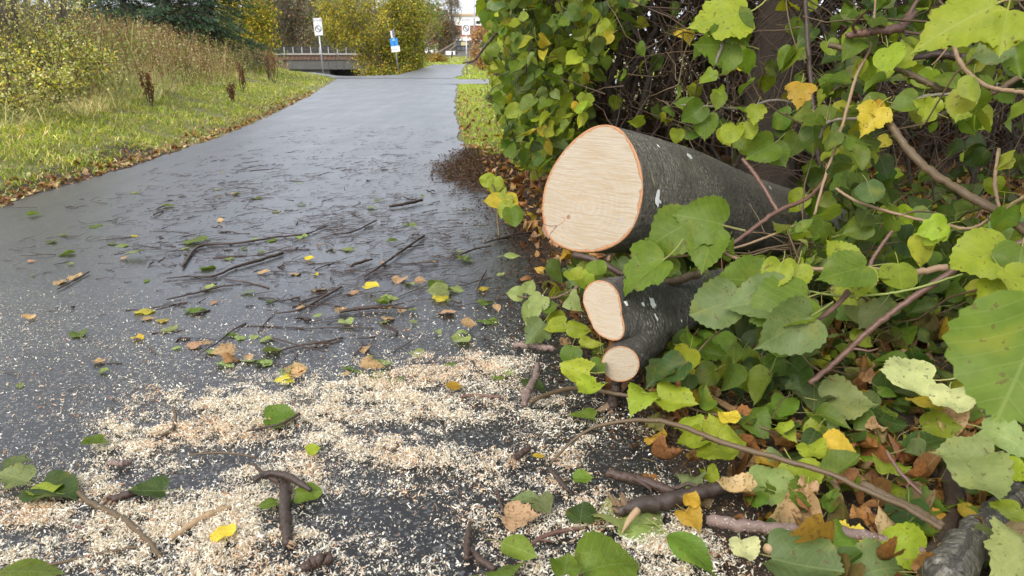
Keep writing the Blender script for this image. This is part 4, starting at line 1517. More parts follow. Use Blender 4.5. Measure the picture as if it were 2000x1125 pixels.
# forked limb below the trunk
c1, c2 = P(1179, 607, 2.46), P(1212, 711, 2.38)
n1_ = unit(CAMP - c1 + np.array([-1.5, 0, .25]))
n2_ = unit(CAMP - c2 + np.array([-.15, 0, -.35]))
O1 = [(1160, 548), (1184, 549), (1203, 564), (1212, 590), (1214, 615), (1220, 640), (1219, 658), (1207, 667), (1185, 662), (1166, 650), (1155, 630), (1146, 608), (1138, 585), (1143, 563)]
a = np.arange(18) * 2 * math.pi / 18
O2 = np.stack([1212 + 38 * np.cos(a), 711 + 35.5 * np.sin(a)], 1)
fk = thing('forked_limb', 'dark forked limb under the thick trunk with two small pale sawn ends', 'log', tuple(c2 * [1, 1, 0]))
b1 = cut_wood(O1, c1, n1_, [(*P(1222, 606, 2.54), .098), (*P(1290, 607, 2.66), .092), (*P(1370, 575, 2.9), .082), (*P(1500, 545, 3.3), .072)], 72, 44, .012, .008)
b2 = cut_wood(O2, c2, n2_, [(*P(1232, 690, 2.46), .064), (*P(1262, 655, 2.56), .070), (*P(1300, 615, 2.68), .072), (*P(1340, 590, 2.8), .06)], 64, 34, .012, .006)
mb = MB()
mb.add(*b1[0])
mb.add(*b2[0])
mb.build('bark', M_BARKD, fk)
for k, b_ in enumerate((b1, b2)):
    MB().add(*b_[1]).build('cut_face', wood_face('limb_wood', 0, .03 * (1 - k), -.32, .45), fk)
    MB().add(*b_[2]).build('inner_bark_ring', M_RIM, fk)
for px, py, w_, h_ in ((1274, 593, 15, 22), (1255, 595, 8, 9), (1222, 593, 8, 12), (1281, 620, 6, 14), (1330, 627, 4, 6), (1285, 660, 4, 12)):
    patch(b1[0], px, py, w_, h_, 2.55, M_LICH, fk)


# ================================================================== sticks and branches
def stick(name, label, pts, mt_, cat='stick', lift=None, depth=None, n=None, sides=8, rough=.07, side_twigs=0, g=rng, cutend=None, group=None):
    """pts: (px,py,width_px[,depth]) ; on the ground unless a depth is given"""
    W = []
    for p in pts:
        if len(p) == 4 or depth is not None:
            d_ = p[3] if len(p) == 4 else depth
            q = P(p[0], p[1], d_)
        else:
            q = G(p[0], p[1], lift if lift is not None else .012)
            d_ = q[1] * cp + (CAM_H - q[2]) * sp
        r = p[2] * d_ / FPX / 2
        if depth is None and len(p) == 3:
            q = G(p[0], p[1], (lift if lift is not None else 0.004) + r * .8 + .016)
        W.append([*q, r])
    W = np.array(W)
    n = n or max(8, len(W) * 6)
    s = smoothline(W, n)
    s[:, :3] += g.normal(0, 1, (n, 3)) * s[:, 3:4] * .12
    tg = thing(name, label, cat, tuple(W[0, :3] * [1, 1, 0]) if depth is None and len(pts[0]) == 3 else tuple(W[0, :3]), group)
    V, F, uv = tube(s[:, :3], s[:, 3], sides, rough, g=g)
    mb = MB().add(V, F, uv)
    for _ in range(side_twigs):
        i = g.integers(2, n - 1)
        dr = unit(unit(s[min(i + 1, n - 1), :3] - s[i - 1, :3]) + g.normal(0, .7, 3) * [1, 1, .35])
        ln = s[:, 3].mean() * g.uniform(4, 13)
        V, F, uv, _ = twigs(s[i:i + 1, :3], s[i:i + 1, :3] + dr * ln, s[i, 3] * .55, s[i, 3] * .25, 5, .06, 0, 5, g)
        mb.add(V, F, uv)
    mb.build('wood', mt_, tg)
    if cutend is not None:
        e, dr = (s[0], s[0, :3] - s[1, :3]) if cutend == 0 else (s[-1], s[-1, :3] - s[-2, :3])
        dr = unit(dr)
        k = g.normal(0, .2, (5, 3)) * e[3]
        V, F, uv, _ = twigs(np.tile(e[:3], (5, 1)) - dr * e[3] * .5 + k * 2, np.tile(e[:3] + dr * e[3] * 2.2, (5, 1)) + k * 3, e[3] * .55, e[3] * .1, 4, .02, 0, 5, g)
        MB().add(V, F, uv).build('broken_end', M_TANW, tg)
    return tg, s


g = np.random.default_rng(51)
M_PALEW = bark_material('peeled_wood', (.34, .22, .11), (.50, .36, .21), (.55, .45, .32), .7, .6, 2, .4)
M_PINKB = bark_material('peeling_bark', (.12, .075, .06), (.33, .24, .2), (.5, .42, .36), .62, .5, 2, .5)
# on the asphalt, near
stick('fallen_stick', 'thick dark stick with a broken reddish end standing out in the sawdust', [(558, 928, 18), (557, 985, 22), (560, 1035, 22), (561, 1062, 14)], M_STICK, g=g, cutend=1, lift=.006)
stick('fallen_stick', 'arched grey stick lying across the top of the thick dark one in the sawdust', [(495, 938, 10), (530, 924, 12), (570, 934, 14), (606, 957, 8)], M_STICK, g=g, lift=.03, side_twigs=1)
stick('fallen_stick', 'thin forked twig crossing behind the arched grey stick', [(495, 905, 5), (515, 925, 8), (552, 945, 11)], M_STICK, g=g, lift=.02, side_twigs=1)
stick('fallen_stick', 'long bent brown twig with a pale torn tip near the left bottom corner', [(118, 945, 6), (140, 950, 9), (175, 980, 11), (240, 1013, 12), (285, 1052, 12), (314, 1087, 7)], M_STEM, g=g, cutend=1)
stick('fallen_stick', 'thin olive stem curving into the left bottom corner', [(292, 1070, 6), (260, 1069, 6), (190, 1082, 6), (100, 1102, 6), (-20, 1118, 5)], M_STEM, g=g)
stick('fallen_stick', 'thin reddish stem running left from the long bent twig', [(250, 1027, 4), (170, 1033, 4), (100, 1012, 4), (-10, 1002, 4)], M_RED, g=g)
stick('fallen_stick', 'fine yellow stem under the leaves at the left picture edge', [(128, 946, 3), (60, 978, 3), (-15, 1000, 3)], M_TANW, g=g)
stick('fallen_stick', 'short thick blackish stick beside a dark leaf in the sawdust on the left', [(214, 976, 16), (255, 965, 16), (300, 942, 13)], M_STICK, g=g, cutend=0)
stick('fallen_stick', 'pale peeled sliver of wood lying in the sawdust', [(333, 1052, 9), (380, 1020, 13), (420, 1001, 13), (450, 989, 9)], M_PALEW, g=g, rough=.12)
stick('bark_piece', 'stubby brown bark piece at the lower edge of the sawdust', [(590, 1112, 16), (615, 1098, 24), (648, 1090, 18)], M_STICK, 'bark', g=g, rough=.2)
stick('fallen_stick', 'short dark peg of wood beside a small yellow leaf in the sawdust', [(1002, 897, 12), (1018, 885, 13), (1034, 875, 11)], M_STICK, g=g, cutend=0)
stick('bark_piece', 'torn upright bark strip at the upper right edge of the sawdust', [(1024, 790, 13), (1030, 765, 16), (1046, 735, 13), (1050, 712, 10)], M_PINKB, 'bark', g=g, rough=.2, lift=.02)
stick('fallen_stick', 'brown stick with a split top at the bottom edge right of the middle', [(917, 1022, 8), (913, 1055, 13), (911, 1090, 11)], M_STICK, g=g, cutend=0, lift=.01)
stick('fallen_stick', 'dark slanting stick that leans on the split one at the bottom edge', [(920, 1075, 12), (940, 1095, 14), (968, 1112, 13)], M_STICK, g=g)
stick('fallen_stick', 'reddish twig behind the folded green leaf at the bottom middle', [(1025, 1070, 9), (1070, 1045, 9), (1112, 1034, 7), (1140, 1032, 4)], M_RED, g=g, side_twigs=2)
stick('fallen_stick', 'thin brown twig in the sawdust left of the brown leaf', [(970, 955, 5), (978, 985, 6), (992, 1015, 5)], M_STICK, g=g, side_twigs=1)
stick('fallen_stick', 'blackish twig pair lying near the thin arching shoot', [(1072, 916, 10), (1090, 935, 11), (1110, 958, 9)], M_STICK, g=g, side_twigs=1)
stick('fallen_stick', 'curved brown twig on the sawdust edge on the left', [(310, 852, 6), (335, 840, 7), (343, 818, 6), (338, 795, 5)], M_STEM, g=g)
stick('fallen_stick', 'crossed dark twig over the green leaf in the middle of the sawdust', [(482, 842, 4), (520, 834, 5), (548, 828, 5), (585, 808, 5)], M_STICK, g=g, side_twigs=1, lift=.02)
stick('fallen_stick', 'fine long twig lying on the sawdust left of the middle', [(370, 888, 4), (440, 884, 4), (500, 893, 3)], M_STEM, g=g)
stick('bark_piece', 'flat reddish bark scrap in the sawdust left of the middle', [(212, 904, 10), (240, 905, 12), (256, 900, 8)], M_PINKB, 'bark', g=g, rough=.2)
stick('fallen_stick', 'brown twig lying on the sawdust beside the mustard leaf', [(898, 775, 6), (930, 772, 6), (978, 776, 5)], M_RED, g=g)
# on the asphalt, mid distance
for lab, pts, st in [
    ('forked black branch with a raised knee on the wet road, left of the middle', [(357, 520, 8), (378, 488, 9), (404, 478, 8), (470, 474, 6), (540, 463, 6), (600, 456, 4), (640, 440, 3)], 4),
    ('long thin black branch pointing left on the wet road', [(326, 543, 4), (365, 540, 5), (420, 538, 6), (455, 523, 8), (500, 510, 10), (552, 494, 9)], 4),
    ('thick black stick under the small green leaf on the road', [(664, 609, 9), (705, 602, 12), (750, 599, 11), (797, 602, 6)], 2),
    ('dark twig with torn brown fibres in the middle of the road', [(540, 612, 4), (590, 603, 6), (640, 575, 7), (667, 560, 7)], 3),
    ('long crooked dark twig right of the middle of the road', [(712, 540, 4), (748, 516, 7), (785, 490, 7), (828, 460, 7)], 3),
    ('thick short black stick far out on the road near the soil patch', [(760, 403, 7), (792, 398, 9), (824, 391, 9)], 1),
    ('short black stick on the road below the long crooked twig', [(684, 519, 8), (705, 512, 9), (727, 506, 6)], 1),
    ('thin twig reaching from the right edge over the asphalt', [(945, 475, 5), (990, 462, 6), (1040, 452, 5)], 2),
    ('thin brown twig parallel to the right road edge', [(893, 500, 4), (925, 487, 6), (960, 480, 4)], 2),
    ('dark curled twig on the far left part of the road', [(300, 420, 4), (318, 410, 5), (306, 408, 4), (325, 400, 4)], 1),
    ('straight thin twig on the left of the road', [(112, 565, 4), (145, 547, 5), (174, 531, 5)], 1),
    ('reddish twig cluster left of the thin black branch', [(325, 585, 4), (390, 570, 6), (430, 560, 5), (455, 557, 4)], 5),
    ('thin dark twig on the road right of the torn fibres', [(648, 458, 3), (690, 452, 5), (735, 430, 5)], 2),
    ('short dark forked twig near the bottom of the wet part', [(950, 528, 4), (940, 545, 6), (930, 570, 4)], 1)]:
    stick('fallen_stick', lab, [(a_, b_, w_ * .66) for a_, b_, w_ in pts], M_STICK, g=g, side_twigs=st, lift=.003)
# right-hand heap
stick('fallen_stick', 'thick dark branch stub with a pale curled leaf at its broken end', [(1206, 994, 27), (1260, 986, 30), (1330, 971, 30), (1400, 956, 28), (1478, 944, 26)], M_STICK, g=g, cutend=0, lift=.02, sides=10)
stick('fallen_stick', 'short black branch lying above the stub with the pale curled leaf', [(1184, 924, 17), (1215, 930, 19), (1265, 943, 20), (1316, 962, 17)], M_STICK, g=g, side_twigs=2, lift=.015)
stick('fallen_stick', 'long peeling pinkish branch along the bottom right', [(1383, 1017, 22), (1450, 1026, 24), (1520, 1034, 24), (1600, 1035, 25), (1690, 1048, 25), (1760, 1068, 24), (1835, 1084, 22)], M_PINKB, g=g, lift=.035, sides=10, side_twigs=2)
stick('fallen_stick', 'upright grey brown stem with peeling specks left of the black limb', [(1852, 925, 34), (1862, 985, 36), (1845, 1045, 38), (1822, 1100, 42), (1815, 1140, 42)], M_STICK, g=g, lift=.02, sides=10)
stick('fallen_stick', 'heavy black limb with pale scars in the bottom right corner', [(1992, 962, 38), (1960, 990, 46), (1915, 1035, 58), (1865, 1100, 74), (1840, 1150, 78)], M_BARK, g=g, lift=.03, sides=18, n=34, rough=.05)
stick('fallen_stick', 'long thin arching shoot crossing from the sawdust to the leaf heap', [(1075, 905, 5, 2.0), (1125, 855, 6, 2.02), (1175, 830, 7, 2.03), (1240, 821, 8, 2.0), (1310, 826, 10, 1.94), (1400, 860, 11, 1.86), (1500, 890, 11, 1.8), (1612, 922, 11, 1.74), (1690, 958, 11, 1.68), (1770, 992, 11, 1.62), (1838, 1032, 11, 1.56)], M_STEM, g=g, sides=8, n=60)
stick('fallen_stick', 'bark covered rod lying across the leaves toward the upright stem', [(1682, 946, 20, 1.72), (1740, 975, 19, 1.68), (1800, 1003, 18, 1.63), (1838, 1027, 17, 1.58)], M_STEM, g=g, sides=8)
stick('fallen_stick', 'thin brown twig under the bright yellow green leaves', [(1280, 765, 5, 2.35), (1350, 798, 5, 2.25), (1440, 820, 5, 2.15), (1530, 850, 5, 2.05), (1610, 880, 4, 1.98)], M_STEM, g=g)
stick('fallen_stick', 'thin upright reddish twig above the rod in the leaf heap', [(1730, 880, 6, 1.8), (1760, 925, 7, 1.76), (1800, 965, 7, 1.72)], M_RED, g=g, side_twigs=2)
stick('fallen_stick', 'short dark stump post under the small round sawn end', [(1205, 742, 20, 2.44), (1200, 770, 20, 2.42), (1194, 795, 24, 2.38)], M_STICK, g=g, cutend=1)
stick('fallen_stick', 'brown stem leaving the sawdust and passing under the small round sawn end', [(1035, 785, 8), (1075, 768, 8), (1125, 757, 9), (1200, 768, 9), (1260, 778, 7)], M_STEM, g=g, lift=.03)
stick('fallen_stick', 'dark forked branch coming out from under the thick trunk', [(1122, 497, 13, 2.85), (1170, 512, 13, 2.82), (1225, 537, 13, 2.8), (1300, 560, 12, 2.85)], M_STICK, g=g, side_twigs=2)
stick('fallen_stick', 'brown branch piece lying between the two sawn logs', [(1285, 555, 10, 2.62), (1330, 545, 16, 2.66), (1370, 533, 14, 2.7)], M_STEM, g=g)
stick('fallen_stick', 'grey root like stick beside the small round sawn end on the asphalt', [(1002, 674, 12), (1040, 674, 14), (1082, 682, 10)], M_PINKB, g=g, rough=.2)
# hanging and leaning stems on the right: each a branch of its own; leaves grow from them
ST = {}


def branch(key, label, pts, mt_, leaves_=(), fill=0, fc=(['green', 'lime'], [3, 2]), fs=(.065, .105), g=g, side=2, name='linden_branch'):
    """pts (px,py,w,depth); leaves_: traced leaves (px,py,size_px,kind,colour,angle,depth)"""
    tg_, s = stick(name, label, pts, mt_, 'branch', g=g, side_twigs=side, n=max(14, len(pts) * 9))
    mb = MB()
    for (px, py, sz, kind, col, ang, d_) in leaves_:
        a_ = rad(ang)
        R_, U_ = np.array([1.0, 0, 0]), np.array([0, sp, cp])
        tip = math.cos(a_) * R_ + math.sin(a_) * U_
        n_ = unit(unit(CAMP - P(px, py, d_)) * 1.0 + np.array([0, 0, .55]) + g.normal(0, .22, 3))
        tip = tip - n_ * np.dot(tip, n_) * .6
        size = sz * d_ / FPX
        pos = P(px, py, d_) - unit(tip) * size * .48
        c = np.clip(np.array([PAL[col]]) * (1 + g.normal(0, .08)), .004, .9)
        leaf_batch(mb, kind, 0, pos[None], tip[None], n_[None], [size], c, g, curl=.22, fold=.2, wave=.05)
    if fill:
        i = g.integers(int(len(s) * .15), len(s), fill)
        base = s[i, :3]
        out = rdir(fill, g) * [1, 1, .7]
        pet = .05 + .06 * g.random(fill)
        pos = base + out * pet[:, None]
        V, F, uv, _ = twigs(base, pos, .0012, .001, 3, .05, 0, 3, g)
        mb.add(V, F, uv + [0, -2], np.repeat(cols(['lime', 'straw'], [1, 1], fill, g), 9, 0))
        tip = out * .7 + np.array([0, -.1, -.75]) + g.normal(0, .3, (fill, 3))
        n_ = np.array([-.2, -.7, .8]) + g.normal(0, .45, (fill, 3))
        for kd, w_ in (('heart', .7), ('round', .2), ('lobed', .1)):
            pass
        kd = g.choice(['heart', 'round', 'lobed'], fill, p=[.68, .2, .12])
        for k_ in ('heart', 'round', 'lobed'):
            q_ = kd == k_
            leaf_batch(mb, k_, 1, pos[q_], tip[q_], n_[q_], g.uniform(*fs, q_.sum()), cols(*fc, q_.sum(), g), g)
    if mb.n:
        mb.build('foliage', M_LEAF, tg_)
    return tg_


branch('rodbig', 'thick smooth olive brown stem with a pale snapped top on the right', [(1716, 207, 14, 2.55), (1740, 245, 15, 2.5), (1790, 312, 16, 2.42), (1870, 370, 17, 2.3), (1950, 415, 18, 2.2), (2030, 470, 18, 2.1)], M_STEM,
       [(1700, 235, 62, 'lobed', 'yellow', -120, 2.5), (1712, 222, 40, 'heart', 'mustard', -70, 2.52)], side=0)
branch('topbar', 'brown snapped rod slanting across the upper right leaves', [(1618, 88, 10, 2.75), (1660, 98, 13, 2.72), (1725, 118, 14, 2.68), (1790, 152, 13, 2.62), (1850, 178, 13, 2.58), (1925, 186, 10, 2.5)], M_STEM,
       [(1752, 122, 52, 'heart', 'lime', 175, 2.55)], 8, side=3)
branch('arc', 'tan arching shoot at the upper right edge', [(1862, 55, 7, 2.1), (1862, 85, 8, 2.1), (1880, 130, 9, 2.1), (1920, 165, 9, 2.1), (1960, 176, 9, 2.1), (2030, 184, 9, 2.1)], M_TANW, (), 5, side=1)
branch('upcut', 'dark broken rod end pointing left at the far right', [(1782, 250, 12, 2.75), (1820, 234, 14, 2.7), (1880, 208, 13, 2.66), (1940, 180, 12, 2.6), (1990, 150, 12, 2.6)], M_STEM, (), 6, side=1)
branch('mid', 'grey forked twig running across the middle of the right leaves', [(1600, 270, 5, 2.7), (1622, 237, 6, 2.66), (1700, 230, 6, 2.6), (1745, 212, 7, 2.56), (1810, 188, 7, 2.52), (1860, 184, 6, 2.5)], M_GREYB,
       [(1878, 208, 62, 'heart', 'lime', -110, 2.5), (1808, 210, 48, 'lobed', 'lime', 150, 2.5)], 7, side=2)
branch('thin1', 'straight thin pale stem leaning up through the right leaves', [(1590, 420, 5, 2.55), (1612, 345, 6, 2.57), (1640, 262, 6, 2.6), (1672, 150, 6, 2.62), (1702, 82, 5, 2.64), (1712, -40, 4, 2.68)], M_TANW, (), 10, side=2)
branch('dark1', 'dark upright sucker behind the upper right leaves', [(1572, -40, 8, 3.1), (1576, 60, 9, 3.1), (1585, 180, 9, 3.08), (1597, 290, 9, 3.04), (1607, 380, 8, 3.0)], M_STICK, (), 16, side=2)
branch('red1', 'reddish forked twig lying against the bark of the thick trunk', [(1410, 490, 6, 2.62), (1440, 470, 8, 2.62), (1518, 413, 9, 2.66), (1575, 388, 8, 2.7), (1610, 350, 6, 2.74), (1615, 320, 5, 2.75)], M_RED, (), 0, side=0)
branch('red2', 'short red brown twig leaning on the trunk above the forked one', [(1450, 311, 7, 2.78), (1470, 335, 8, 2.75), (1495, 372, 8, 2.7), (1518, 413, 8, 2.67)], M_RED, (), 0, side=0)
branch('red3', 'thin twig with no leaves running right from under the trunk leaves', [(1405, 492, 5, 2.6), (1450, 480, 5, 2.6), (1500, 462, 5, 2.62), (1552, 440, 4, 2.65)], M_TANW, (), 0, side=0)
LV = [(1310, 455, 98, 'heart', 'green', -155, 2.42), (1366, 428, 92, 'heart', 'green', 165, 2.4), (1382, 494, 84, 'heart', 'green', -100, 2.38), (1251, 540, 112, 'lobed', 'green', -150, 2.4), (1272, 505, 85, 'heart', 'green', -165, 2.5)]
branch('front', 'brown twig carrying the big green leaves in front of the thick trunk', [(1265, 505, 4, 2.5), (1330, 500, 5, 2.46), (1400, 492, 6, 2.42), (1440, 505, 7, 2.38), (1520, 521, 9, 2.34), (1600, 525, 9, 2.3), (1700, 527, 13, 2.24), (1770, 533, 14, 2.2), (1850, 522, 13, 2.16)], M_TANW, LV, 4, side=1)
LV = [(1394, 601, 96, 'round', 'grey', -165, 2.2), (1450, 548, 96, 'heart', 'green', 175, 2.22), (1476, 590, 112, 'heart', 'grey', -170, 2.14), (1522, 600, 122, 'round', 'green', 200, 2.1), (1530, 648, 118, 'heart', 'grey', -150, 2.05),
      (1645, 534, 92, 'heart', 'green', -170, 2.05), (1680, 552, 58, 'heart', 'lime', -100, 2.1), (1638, 496, 62, 'heart', 'lime', 130, 2.12), (1512, 540, 58, 'heart', 'lime', -120, 2.15), (1548, 545, 62, 'heart', 'lime', -110, 2.15)]
branch('pale', 'red brown twig with broad pale green leaves right of the two logs', [(1500, 641, 7, 2.1), (1540, 640, 8, 2.1), (1600, 622, 9, 2.1), (1640, 590, 10, 2.12), (1655, 570, 12, 2.14)], M_RED, LV, 0, side=1)
branch('diag', 'straight purple brown rod slanting through the leaves right of the logs', [(1582, 748, 11, 2.12), (1640, 700, 11, 2.12), (1690, 652, 11, 2.1), (1740, 612, 12, 2.08), (1820, 556, 13, 2.05), (1900, 505, 13, 2.0)], M_RED, (), 0, side=1)
branch('upt', 'short dark red twig pointing up right of the pale leaves', [(1694, 532, 9, 2.2), (1705, 505, 8, 2.2), (1725, 475, 7, 2.2), (1743, 451, 6, 2.2)], M_RED, (), 0, side=0)
LV = [(1920, 500, 118, 'round', 'lime', -165, 1.8), (1935, 566, 80, 'lobed', 'lime', -130, 1.8), (1990, 520, 90, 'heart', 'green', -100, 1.75), (1985, 555, 70, 'round', 'lime', -60, 1.72)]
branch('rt', 'pinkish rod with big yellow green leaves at the right picture edge', [(1950, 492, 8, 1.85), (1975, 482, 12, 1.83), (2020, 462, 14, 1.8)], M_RED, LV, 0, side=0)
branch('pale2', 'thin pale shoot swinging low across the right leaves', [(1632, 368, 5, 2.5), (1675, 394, 6, 2.45), (1760, 420, 6, 2.35), (1850, 440, 6, 2.25), (1900, 445, 6, 2.2), (1950, 415, 6, 2.15), (2020, 372, 7, 2.1)], M_TANW, (), 5, side=2)
branch('pale3', 'thin tan twig standing up at the right edge above the pale shoot', [(1953, 412, 6, 2.15), (1943, 360, 7, 2.15), (1950, 290, 6, 2.15)], M_TANW, (), 2, side=0)
branch('yst', 'long yellow green leaf stalk stretched across the ground leaves', [(1560, 565, 4, 2.2), (1640, 578, 5, 2.15), (1720, 575, 5, 2.1), (1800, 560, 5, 2.05), (1880, 535, 4, 2.0)], plain('green_stalk', (.20, .24, .05), .5, 0, .1, 30, 0), (), 0, side=0)
branch('nearbig', 'very near vivid green leaf on its twig at the right picture edge', [(2010, 600, 5, .98), (2060, 590, 6, .98), (2120, 570, 7, 1.0)], M_STEM, [(2000, 712, 262, 'round', 'green', -110, .98)], 0, side=0)
LV = [(1870, 45, 150, 'lobed', 'lime', 195, 1.5), (1960, 62, 92, 'lobed', 'lime', -100, 1.45), (1980, 62, 60, 'heart', 'yellow', -10, 1.5), (1935, 100, 62, 'heart', 'grey', 190, 1.7), (1985, 118, 70, 'lobed', 'green', -80, 1.7)]
branch('topr', 'twig with large pale lobed leaves in the top right corner', [(1900, 30, 4, 1.5), (1960, 2, 5, 1.48), (2060, 0, 6, 1.46)], M_TANW, LV, 0, side=0)
LV = [(1405, 38, 110, 'lobed', 'lime', -165, 2.6), (1400, 88, 90, 'lobed', 'green', 180, 2.62), (1440, 60, 70, 'heart', 'green', -60, 2.6)]
branch('toplobe', 'whitish hanging twig with lobed pale leaves left of the tree trunk', [(1396, 128, 5, 2.62), (1408, 95, 7, 2.62), (1420, 60, 7, 2.62), (1445, 20, 6, 2.64), (1460, -60, 6, 2.66)], M_GREYB, LV, 0, side=0)
LV = [(1377, 247, 48, 'heart', 'green', -95, 2.9), (1337, 205, 38, 'heart', 'green', 175, 3.0), (1425, 262, 44, 'heart', 'lime', -120, 2.85), (1462, 255, 38, 'round', 'lime', -70, 2.85), (1485, 295, 62, 'heart', 'green', -150, 2.9), (1520, 305, 48, 'heart', 'green', -60, 2.95), (1562, 185, 52, 'lobed', 'mustard', -100, 2.8), (1476, 225, 38, 'lobed', 'lime', -100, 2.8)]
branch('mids', 'thin grey twig with single hanging leaves above the thick trunk', [(1330, 205, 3, 3.0), (1390, 208, 4, 2.95), (1450, 212, 5, 2.9), (1510, 196, 5, 2.88), (1560, 205, 4, 2.85), (1620, 237, 4, 2.7)], M_GREYB, LV, 6, side=2)
LV = [(1005, 573, 30, 'heart', 'pale', 175, 3.05), (1035, 560, 28, 'heart', 'pale', 70, 3.0), (1047, 595, 42, 'heart', 'pale', -120, 2.95), (1036, 615, 42, 'heart', 'pale', -110, 2.95), (1045, 650, 52, 'lobed', 'grey', -130, 2.8), (1085, 638, 44, 'heart', 'lime', -160, 2.8), (1132, 640, 42, 'heart', 'lime', -10, 2.75), (1075, 600, 30, 'heart', 'green', 20, 2.95)]
branch('sprig', 'low sprig of pale green leaves at the asphalt edge left of the forked limb', [(1010, 578, 3, 3.05), (1050, 583, 4, 3.0), (1090, 580, 5, 2.95), (1130, 560, 6, 2.9)], M_STEM, LV, 5, (['pale', 'lime'], [2, 1]), (.06, .09), side=1)
LV = [(950, 350, 30, 'round', 'lime', 170, 4.6), (965, 362, 34, 'round', 'lime', -100, 4.6), (975, 372, 32, 'round', 'lime', -60, 4.6), (962, 392, 34, 'heart', 'yellow', 190, 4.4), (985, 395, 34, 'round', 'lime', -90, 4.4), (1000, 392, 28, 'round', 'yellow', -30, 4.4), (988, 412, 36, 'round', 'lime', -120, 4.3), (1003, 424, 40, 'round', 'green', -80, 4.2), (1000, 402, 28, 'round', 'yellow', 10, 4.4)]
branch('ysprig', 'small sprig of yellow green leaves at the road edge beside the leaf litter', [(975, 460, 4, 4.1), (972, 430, 4, 4.3), (970, 395, 4, 4.5), (962, 360, 3, 4.6)], M_STEM, LV, 0, side=1)
branch('hedgetip', 'bare dark twig reaching out of the hedge over the far lawn', [(903, 123, 3, 5.0), (922, 120, 4, 5.0), (935, 108, 5, 5.0), (950, 88, 5, 5.05), (975, 60, 6, 5.1)], M_STICK, (), 0, side=0)
branch('hooked', 'dark crooked branch lying in the leaves at the far right', [(1760, 118, 14, 3.0), (1830, 108, 16, 2.95), (1890, 112, 18, 2.9), (1960, 100, 17, 2.8), (2040, 110, 17, 2.7)], M_STICK, (), 14, side=2)
branch('shred', 'splintered reddish stub with torn fibres in the upper right leaves', [(1655, 70, 13, 2.6), (1700, 62, 16, 2.58), (1755, 55, 18, 2.56), (1780, 25, 18, 2.6)], M_RED, (), 4, side=6)

# ================================================================== hedge, thicket, trees on the right
def volume(n, bx_, poly, dr, g, thin=None):
    """points spread evenly through a world box, kept where the photo shows this growth"""
    out = []
    tot = 0
    for _ in range(60):
        q = np.stack([g.uniform(bx_[0], bx_[1], 40000), g.uniform(bx_[2], bx_[3], 40000), g.uniform(bx_[4], bx_[5], 40000)], 1)
        px, py, d_ = proj(q)
        k = (d_ > dr[0]) & (d_ < dr[1]) & inpoly(px, py, poly)
        if thin is not None:
            k &= thin(q, px, py, d_, g)
        out.append(q[k])
        tot += k.sum()
        if tot >= n:
            break
    return np.concatenate(out)[:n]


def foliage(mb, pos, g, lod, names, wts, size, out=(-.5, -.6, .5), kinds=('heart', 'round', 'lobed'), kp=(.68, .22, .10), tipz=-.7, spread=.55, gain=1.0, **kw):
    n = len(pos)
    kd = g.choice(list(kinds), n, p=list(kp))
    tip = rdir(n, g) * [1, 1, .6] + [0, 0, tipz]
    nr = np.asarray(out) + g.normal(0, spread, (n, 3))
    c = cols(names, wts, n, g) * gain
    sz = size[0] + (size[1] - size[0]) * g.random(n)
    for k in kinds:
        q = kd == k
        leaf_batch(mb, k, lod, pos[q], tip[q], nr[q], sz[q], c[q], g, **kw)


g = np.random.default_rng(61)
HEDGE = [(939, -700), (944, 20), (952, 130), (972, 200), (988, 240), (984, 285), (1010, 322), (1060, 336), (1120, 322), (1160, 262), (1140, 205), (1172, 130), (1235, 60), (1290, -40), (1350, -700)]
hb = P(1080, 330, 5.6)
hg = thing('linden_hedge', 'leafy green linden hedge left of the dark thicket overhanging the lawn edge', 'hedge', (hb[0] + .3, hb[1] + .6, .02))
mb = MB()
fade = lambda q, px, py, d_, g: g.random(len(px)) < np.clip(1.1 - (px - 1125) / 165, .05, 1)
foliage(mb, volume(4000, (-.7, 1.8, 4.2, 7.4, .15, 3.4), HEDGE, (4.5, 6.8), g, fade), g, 1, ['green', 'dark', 'lime', 'yellow', 'grey'], [5, 2.6, 4.4, .7, 1.2], (.048, .115))
HB2 = [(955, -700), (958, 20), (964, 140), (985, 230), (1000, 290), (1060, 300), (1110, 250), (1120, 120), (1150, -100), (1300, -700)]
foliage(mb, volume(2600, (-1.2, 3.5, 6.5, 16, .1, 4.2), HB2, (6.8, 16), g), g, 2, ['green', 'dark', 'lime', 'yellow'], [4, 4, 2, .3], (.09, .15))
mb.build('foliage', M_LEAF, hg)
hp = volume(330, (-.6, 2.2, 4.6, 8.5, .05, 3.2), HEDGE, (4.7, 8.5), g)
A = hp
B = hp + unit(rdir(len(hp), g) + [-.5, -.2, .5]) * g.uniform(.2, .7, (len(hp), 1))
kq = proj(B)[0] > 962
A, B = A[kq], B[kq]
V, F, uv, _ = twigs(A, B, .005, .0025, 6, .07, .03, 4, g)
mb = MB().add(V, F, uv)
rt = np.stack([g.uniform(.5, 1.2, 26), g.uniform(5.8, 8.5, 26), np.zeros(26)], 1)
V, F, uv, _ = twigs(rt, rt + np.stack([g.normal(-.15, .3, 26), g.normal(-.1, .3, 26), g.uniform(1.2, 2.8, 26)], 1), .02, .007, 8, .05, 0, 5, g)
mb.add(V, F, uv)
mb.build('branch', M_STICK, hg)

